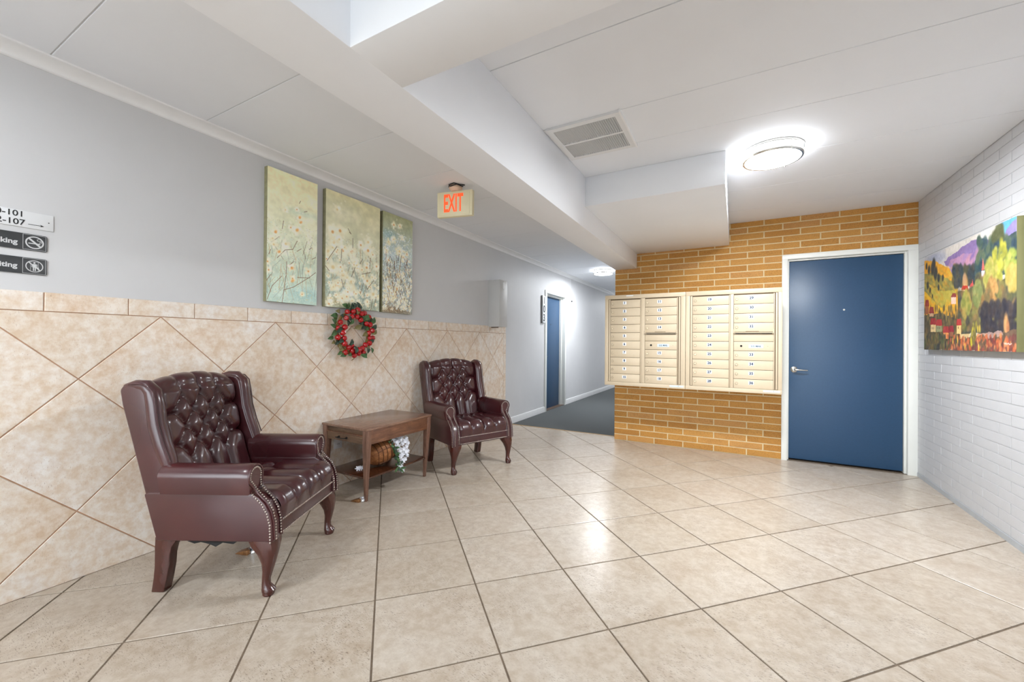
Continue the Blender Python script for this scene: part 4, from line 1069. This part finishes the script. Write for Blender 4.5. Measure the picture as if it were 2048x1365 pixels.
    mb = MB(); mb.loft(rings, cap=False, close=False); mb.build('tufted_seat', LM, t, smooth=80)
    # legs
    for sd in (-1, 1):
        lg = MB(); rings = []
        for z, cx, cy, rx, ry, sq in ((.256, -.030, -.022, .062, .052, .5), (.225, -.018, -.016, .056, .048, .55), (.19, -.004, -.008, .042, .038, .7), (.15, .001, -.003, .030, .029, .85), (.11, -.002, 0, .0225, .0225, 1), (.075, -.008, .001, .0185, .0185, 1), (.05, -.008, .001, .019, .019, 1), (.036, -.001, .0, .026, .024, 1), (.026, .003, 0, .031, .028, 1), (.014, .003, 0, .028, .026, 1), (.013, .002, 0, .024, .023, 1), (.006, .002, 0, .026, .025, 1), (0, .002, 0, .022, .021, 1)):
            ring = []
            for k in range(16):
                a = 2*PI*k/16; c_, s_ = math.cos(a), math.sin(a); m_ = (abs(c_)**(2/sq)+abs(s_)**(2/sq))**(-sq/2) if sq < 1 else 1
                m_ = 1/max(abs(c_), abs(s_))**(1-sq) if sq < 1 else 1
                ring.append((cx+rx*c_*m_, sd*(.300+cy)+ry*s_*m_, z))
            rings.append(ring)
        lg.loft(rings); lg.build('front_leg', MT['leg_wood'], t, smooth=50)
        rl = MB(); rings = []
        for z, x0, x1 in ((.256, -.530, -.425), (.235, -.530, -.435), (.21, -.531, -.452), (.17, -.531, -.461), (.12, -.531, -.464), (.06, -.536, -.474), (0, -.545, -.487)):
            rings.append([(x0, sd*.255, z), (x1, sd*.255, z), (x1, sd*.302, z), (x0, sd*.302, z)])
        rl.loft(rings); rl.build('rear_leg', MT['leg_wood'], t, bevel=.004)
    return t
c1 = make_chair('burgundy tufted leather wingback armchair in front, nearest the viewer', (-2.02, 1.372, 0), 27.9)
c2 = copy_tree(c1); c2.location = (-2.05, 3.175, 0); c2.rotation_euler = (0, 0, R(-23.4))
c2['label'] = 'burgundy tufted leather wingback armchair beyond the side table, at the end of the tiles'
tn = MB()
tn.add([(-.36, -.325, .252), (-.13, -.325, .252), (-.15, -.32, .238), (-.20, -.318, .243), (-.235, -.315, .222), (-.262, -.318, .236), (-.30, -.32, .245), (-.33, -.32, .238)], [tuple(range(8))])
tn.add([(-.36, -.321, .252), (-.13, -.321, .252), (-.15, -.316, .238), (-.20, -.314, .243), (-.235, -.311, .222), (-.262, -.314, .236), (-.30, -.316, .245), (-.33, -.316, .238)], [tuple(range(7, -1, -1))])
tg = tn.build('torn_lining', MT['black'], c1); tg['label'] = 'torn black lining hanging under the seat'

# ------------------------------------------------------------------ side table
tb = thing('side_table', 'brown walnut side table with a drawer and lower shelf, between the armchairs', 'table', (-2.805, 2.062, 0))
w, d, H = .485, .705, .538                      # x, y, height
MB().box(-.002, w+.004, -.006, d+.006, H-.018, H).build('tabletop', MT['table_top'], tb, bevel=.003)
for x, y, dx, dy in ((0, 0, 1, 1), (w, 0, -1, 1), (0, d, 1, -1), (w, d, -1, -1)):
    rings = []
    for z, s_, off in ((H-.019, .044, .0), (H-.125, .044, .003), (.0, .020, .030 if x else .006)):
        x0 = x+dx*off; y0 = y+dy*off*.8; rings.append([(x0, y0, z), (x0+dx*s_, y0, z), (x0+dx*s_, y0+dy*s_, z), (x0, y0+dy*s_, z)])
    lg = MB(); lg.loft(rings); lg.build('leg', MT['table_leg'], tb, bevel=.0015)
MB().box(w-.020, w-.003, .040, d-.040, H-.122, H-.018).build('apron', MT['table_wood'], tb, bevel=.001)
MB().box(.003, .02, .040, d-.040, H-.122, H-.018).build('apron', MT['table_wood'], tb, bevel=.001)
MB().box(.040, w-.040, d-.02, d-.003, H-.122, H-.018).build('apron', MT['table_end'], tb, bevel=.001)
MB().box(.040, w-.040, .016, .030, H-.056, H-.018).build('pull_out_tray', MT['table_end'], tb, bevel=.001)
MB().box(.040, w-.040, .005, .020, H-.064, H-.055).build('moulding', MT['table_wood'], tb, bevel=.001)
dw = MB().box(.041, w-.041, .010, .028, H-.120, H-.066).build('drawer', MT['table_end'], tb, bevel=.0015)
hd = MB(); hd.tube([(.165, -.012, H-.093), (.20, -.016, H-.094), (.235, -.016, H-.094), (.275, -.012, H-.093)], .0038, 8)
for x in (.178, .262): hd.tube([(x, .012, H-.093), (x, -.012, H-.093)], .0045, 8); hd.lathe([(.009, .006), (.009, .011)], (x, 0, H-.093), 12, 'y')
hd.build('handle', MT['ink_black'], dw, smooth=40)
MB().box(.024, w-.024, .030, d-.030, .158, .172).build('shelf', MT['shelf_wood'], tb, bevel=.002)

# ------------------------------------------------------------------ bark basket with white flowers, on the shelf
bkx, bky = -2.50, 2.37
bs = thing('bark_basket', 'brown bark basket of white artificial flowers tipped over on the table shelf', 'basket', (bkx, bky, .172))
def bpt(r, h, a):
    """basket axis leans towards +y and a little to the room"""
    ax = Vector((.18, .80, .20)).normalized(); e1 = ax.cross(Vector((0, 0, 1))).normalized(); e2 = e1.cross(ax)
    return Vector((0, -.085, .108))+ax*h+e1*r*math.cos(a)+e2*r*math.sin(a)
prof = [(.03, -.05), (.060, -.045), (.084, -.02), (.098, .02), (.104, .06), (.102, .10), (.094, .13), (.090, .145), (.082, .14), (.086, .08), (.07, -.01), (.02, -.03)]
b_ = MB(); b_.loft([[bpt(r, h, 2*PI*k/32)*1.0 for k in range(32)] for r, h in prof]); b_.build('basket_body', MT['bark'], bs, smooth=50)
for h, r in ((.0, .0935), (.035, .1025), (.07, .1055), (.105, .1025)):
    q = MB(); q.tube([bpt(r+.001*math.sin(5*k), h+.004*math.sin(k*.9), 2*PI*k/28) for k in range(29)], .0032, 5); q.build('woven_band', MT['bark_dark'], bs, smooth=60)
q = MB(); q.tube([bpt(.092, .145, 2*PI*k/28) for k in range(29)], .007, 8); q.build('rim', MT['bark_dark'], bs, smooth=60)
for k in range(6):
    a = 2*PI*k/6+.3; q = MB(); q.tube([bpt(.101, .0, a), bpt(.108, .05, a+.05), bpt(.106, .10, a)], .003, 5); q.build('stake', MT['bark_dark'], bs, smooth=60)
q = MB(); q.tube([bpt(.088, .145, 1.3), bpt(.11, .20, 1.35)-Vector((0, .02, 0)), bpt(.13, .10, 1.5), bpt(.118, .04, 1.6)], .005, 6); q.build('loop_handle', MT['bark_dark'], bs, smooth=60)
def flower(mb, c, r, nrm):
    nrm = Vector(nrm).normalized(); e1 = nrm.cross(Vector((0, .2, 1))).normalized(); e2 = nrm.cross(e1)
    n = 6; a0 = random.uniform(0, 6); c = Vector(c)
    for lay, (rr, lift) in enumerate(((1, .15), (.65, .5))):
        for k in range(n):
            a = a0+2*PI*(k+.5*lay)/n; dr = e1*math.cos(a)+e2*math.sin(a); sd = e1*-math.sin(a)+e2*math.cos(a)
            b0 = c; t1 = c+dr*r*rr*.55+nrm*r*lift*.5; t2 = c+dr*r*rr+nrm*r*lift
            mb.add([b0, t1+sd*r*.26, t2+sd*r*.1, t2-sd*r*.1, t1-sd*r*.26, b0+nrm*.004], [(0, 1, 5), (1, 2, 3, 4), (1, 4, 5), (0, 5, 4)])
def leaf(mb, c, dr, nrm, L_, w_, fold=.25):
    c = Vector(c); dr = Vector(dr).normalized(); nrm = Vector(nrm); sd = dr.cross(nrm).normalized(); nrm = sd.cross(dr)
    pts = []; 
    for t_, k in ((0, .1), (.25, .8), (.5, 1), (.75, .7), (1, .05)):
        m_ = c+dr*L_*t_+nrm*L_*.18*math.sin(t_*PI); pts += [m_-sd*w_*k+nrm*w_*k*fold, m_, m_+sd*w_*k+nrm*w_*k*fold]
    fs = []
    for k in range(4):
        a = 3*k; fs += [(a, a+1, a+4, a+3), (a+1, a+2, a+5, a+4)]
    n_ = len(pts); pts += [p_-nrm*.0008 for p_ in pts]; fs += [tuple(reversed([i+n_ for i in f_])) for f_ in fs]
    mb.add(pts, fs)
fpos = [(.06, .06, .215), (.10, .03, .20), (.11, .065, .185), (.12, .09, .205), (.13, .05, .155), (.13, .10, .165), (.135, .13, .185), (.14, .07, .12), (.145, .10, .125), (.14, .135, .14), (.15, .12, .10), (.145, .085, .085), (.155, .13, .07), (.15, .06, .075), (.16, .075, .035), (.155, .105, .045), (.165, .055, -.005), (.165, .065, -.03), (.10, .11, .215), (.08, .08, .20), (.13, .16, .16), (.14, .15, .10), (.125, .15, .20), (.165, .04, .01)]
for c_ in fpos:
    q = MB(); flower(q, c_, random.uniform(.022, .029), (1+random.uniform(-.3, .3), random.uniform(-.7, .3), random.uniform(-.1, .7))); q.build('flower', MT['petal'], bs)
for k in range(30):
    t_ = k/29; c_ = (.100+.075*t_+random.uniform(-.015, .012), -.012+.045*random.random()+.015*t_, .20-.215*t_)
    q = MB(); leaf(q, c_, (random.uniform(-.2, 1), random.uniform(-.7, .6), random.uniform(-1, .3)), (1, -.3, .3), random.uniform(.03, .05), .010); q.build('leaf', MT['leaf'] if k % 3 else MT['leaf_dark'], bs)
for a_, b_2 in (((.03, .05, .18), (.165, .05, -.02)), ((.04, .06, .16), (.15, .12, .06)), ((.04, .05, .15), (.12, .13, .18))):
    A, B = Vector(a_), Vector(b_2); q = MB(); q.tube([A, A.lerp(B, .4)+Vector((.03, 0, .01)), A.lerp(B, .75)+Vector((.02, 0, 0)), B], .0022, 5); q.build('stem', MT['leaf'], bs, smooth=60)
pf = thing('loose_flower', 'single white artificial flower head lying on the shelf left of the basket', 'flower', (-2.54, 2.20, .172))
for k in range(3):
    q = MB(); flower(q, (.012*k-.01, .016*k-.014, .012), .024, (.6, -.4+.3*k, .8)); q.build('petals', MT['petal'], pf)

# ------------------------------------------------------------------ wreath
YW, ZW = 2.318, 1.243
wt = thing('apple_wreath', 'round wreath of small red apples and green leaves hung on the tiled wall', 'wreath', (XL+.010, YW, ZW))
for k in range(5):
    q = MB(); ph = k*1.3; q.tube([(.028+.016*math.sin(a*6+ph), (.160+.012*math.cos(a*5+ph))*math.cos(a), (.172+.012*math.cos(a*5+ph))*math.sin(a)) for a in [2*PI*i/48 for i in range(49)]], .0042, 5); q.build('vine', MT['twig'], wt, smooth=60)
def wpx(x, y):   # positions read off the photograph, in wreath-local metres (y along wall, z up)
    return ((x-600)*.000494*1.14, (715-y)*.000452)
ap = [(460, 350), (558, 335), (643, 300), (718, 362), (783, 352), (430, 462), (535, 430), (628, 425), (700, 480), (850, 420), (868, 560), (342, 545), (408, 630), (310, 645), (375, 728), (305, 812), (402, 825), (408, 920), (425, 1078), (490, 990), (553, 960), (555, 1050), (648, 1035), (740, 1010), (800, 945), (770, 1088), (685, 1105), (600, 1135), (878, 910), (870, 812), (938, 812), (850, 720), (925, 670), (800, 545)]
am = None
for x, y in ap:
    yy, zz = wpx(x, y); rr = random.uniform(.0205, .0245)
    if am is None:
        m_ = MB(); prof = [(1e-4, -.80), (.35, -.93), (.75, -.72), (1, -.1), (.93, .45), (.6, .86), (.3, .90), (.1, .74), (1e-4, .70)]
        m_.lathe(prof, n=14); o = m_.build('apple', MT['apple'], wt, smooth=80); am = o.data
    else: o = link('apple', am, wt)
    o.location = (.052+random.uniform(-.010, .010), yy, zz); o.scale = (rr, rr, rr)
    o.rotation_euler = (random.uniform(-1.2, 1.2), R(90)+random.uniform(-.9, .9), random.uniform(0, 6))
lf = [(450, 240), (560, 225), (650, 215), (290, 360), (270, 430), (220, 540), (350, 430), (480, 470), (620, 350), (790, 470), (930, 480), (770, 600), (970, 600), (960, 700), (230, 740), (210, 820), (290, 900), (350, 870), (350, 1020), (400, 1120), (480, 1120), (520, 900), (580, 1040), (860, 980), (920, 1050), (740, 1160), (850, 1040), (900, 870), (790, 730), (820, 430), (520, 520), (330, 680), (700, 570), (640, 610), (250, 480), (240, 620), (470, 545), (760, 560), (300, 980), (830, 620), (410, 250), (520, 250), (680, 250), (230, 900), (330, 1080), (790, 1130), (830, 500), (880, 470)]
for k, (x, y) in enumerate(lf):
    yy, zz = wpx(x, y); a = math.atan2(zz, yy)+random.uniform(-.9, .9)
    q = MB(); L_ = random.uniform(.052, .076); leaf(q, (0, -.5*L_*math.cos(a), -.5*L_*math.sin(a)), (random.uniform(-.1, .5), math.cos(a), math.sin(a)), (1, .1, .1), L_, L_*.30)
    q.build('leaf', (MT['leaf'], MT['leaf_dark'], MT['leaf_dark'], MT['leaf_olive'], MT['leaf'])[k % 5], wt, loc=(.038+random.uniform(-.008, .022), yy, zz))
q = MB(); q.tube([(.03, .02, -.205), (.035, .0, -.222), (.03, -.015, -.232)], .003, 5); q.build('vine_end', MT['twig'], wt, smooth=60)

# ------------------------------------------------------------------ two bronze and foil wedges on the floor
def wedge(loc, rz, label):
    t = thing('floor_wedge', label, 'floor wedge', loc, rz, 'bronze and foil wedges')
    q = MB(); q.loft([[(-.055, -.022, 0), (-.055, .022, 0), (-.055, .022, .003), (-.055, -.022, .003)], [(.0, -.026, 0), (.0, .026, 0), (.0, .026, .022), (.0, -.026, .022)], [(.022, -.024, 0), (.022, .024, 0), (.022, .024, .026), (.022, -.024, .026)]]); q.build('wedge_body', MT['bronze'], t, bevel=.002)
    q = MB(); rg = random.Random(3)
    for k in range(7):
        c_ = (.018+rg.uniform(-.006, .022), rg.uniform(-.022, .022), .013+rg.uniform(-.003, .020)); n0 = len(q.v); q.ball(c_, .011, 6, 5)
        q.v[n0:] = [(a+rg.uniform(-.004, .004), b+rg.uniform(-.004, .004), max(0, c+rg.uniform(-.004, .004))) for a, b, c in q.v[n0:]]
    q.build('foil_end', MT['foil'], t)
wedge((-2.345, 1.265, 0), R(20), 'small bronze wedge with crumpled silver end on the floor under the nearest armchair')
wedge((-2.405, 2.07, 0), R(12), 'small bronze wedge with crumpled silver end at the foot of the side table')
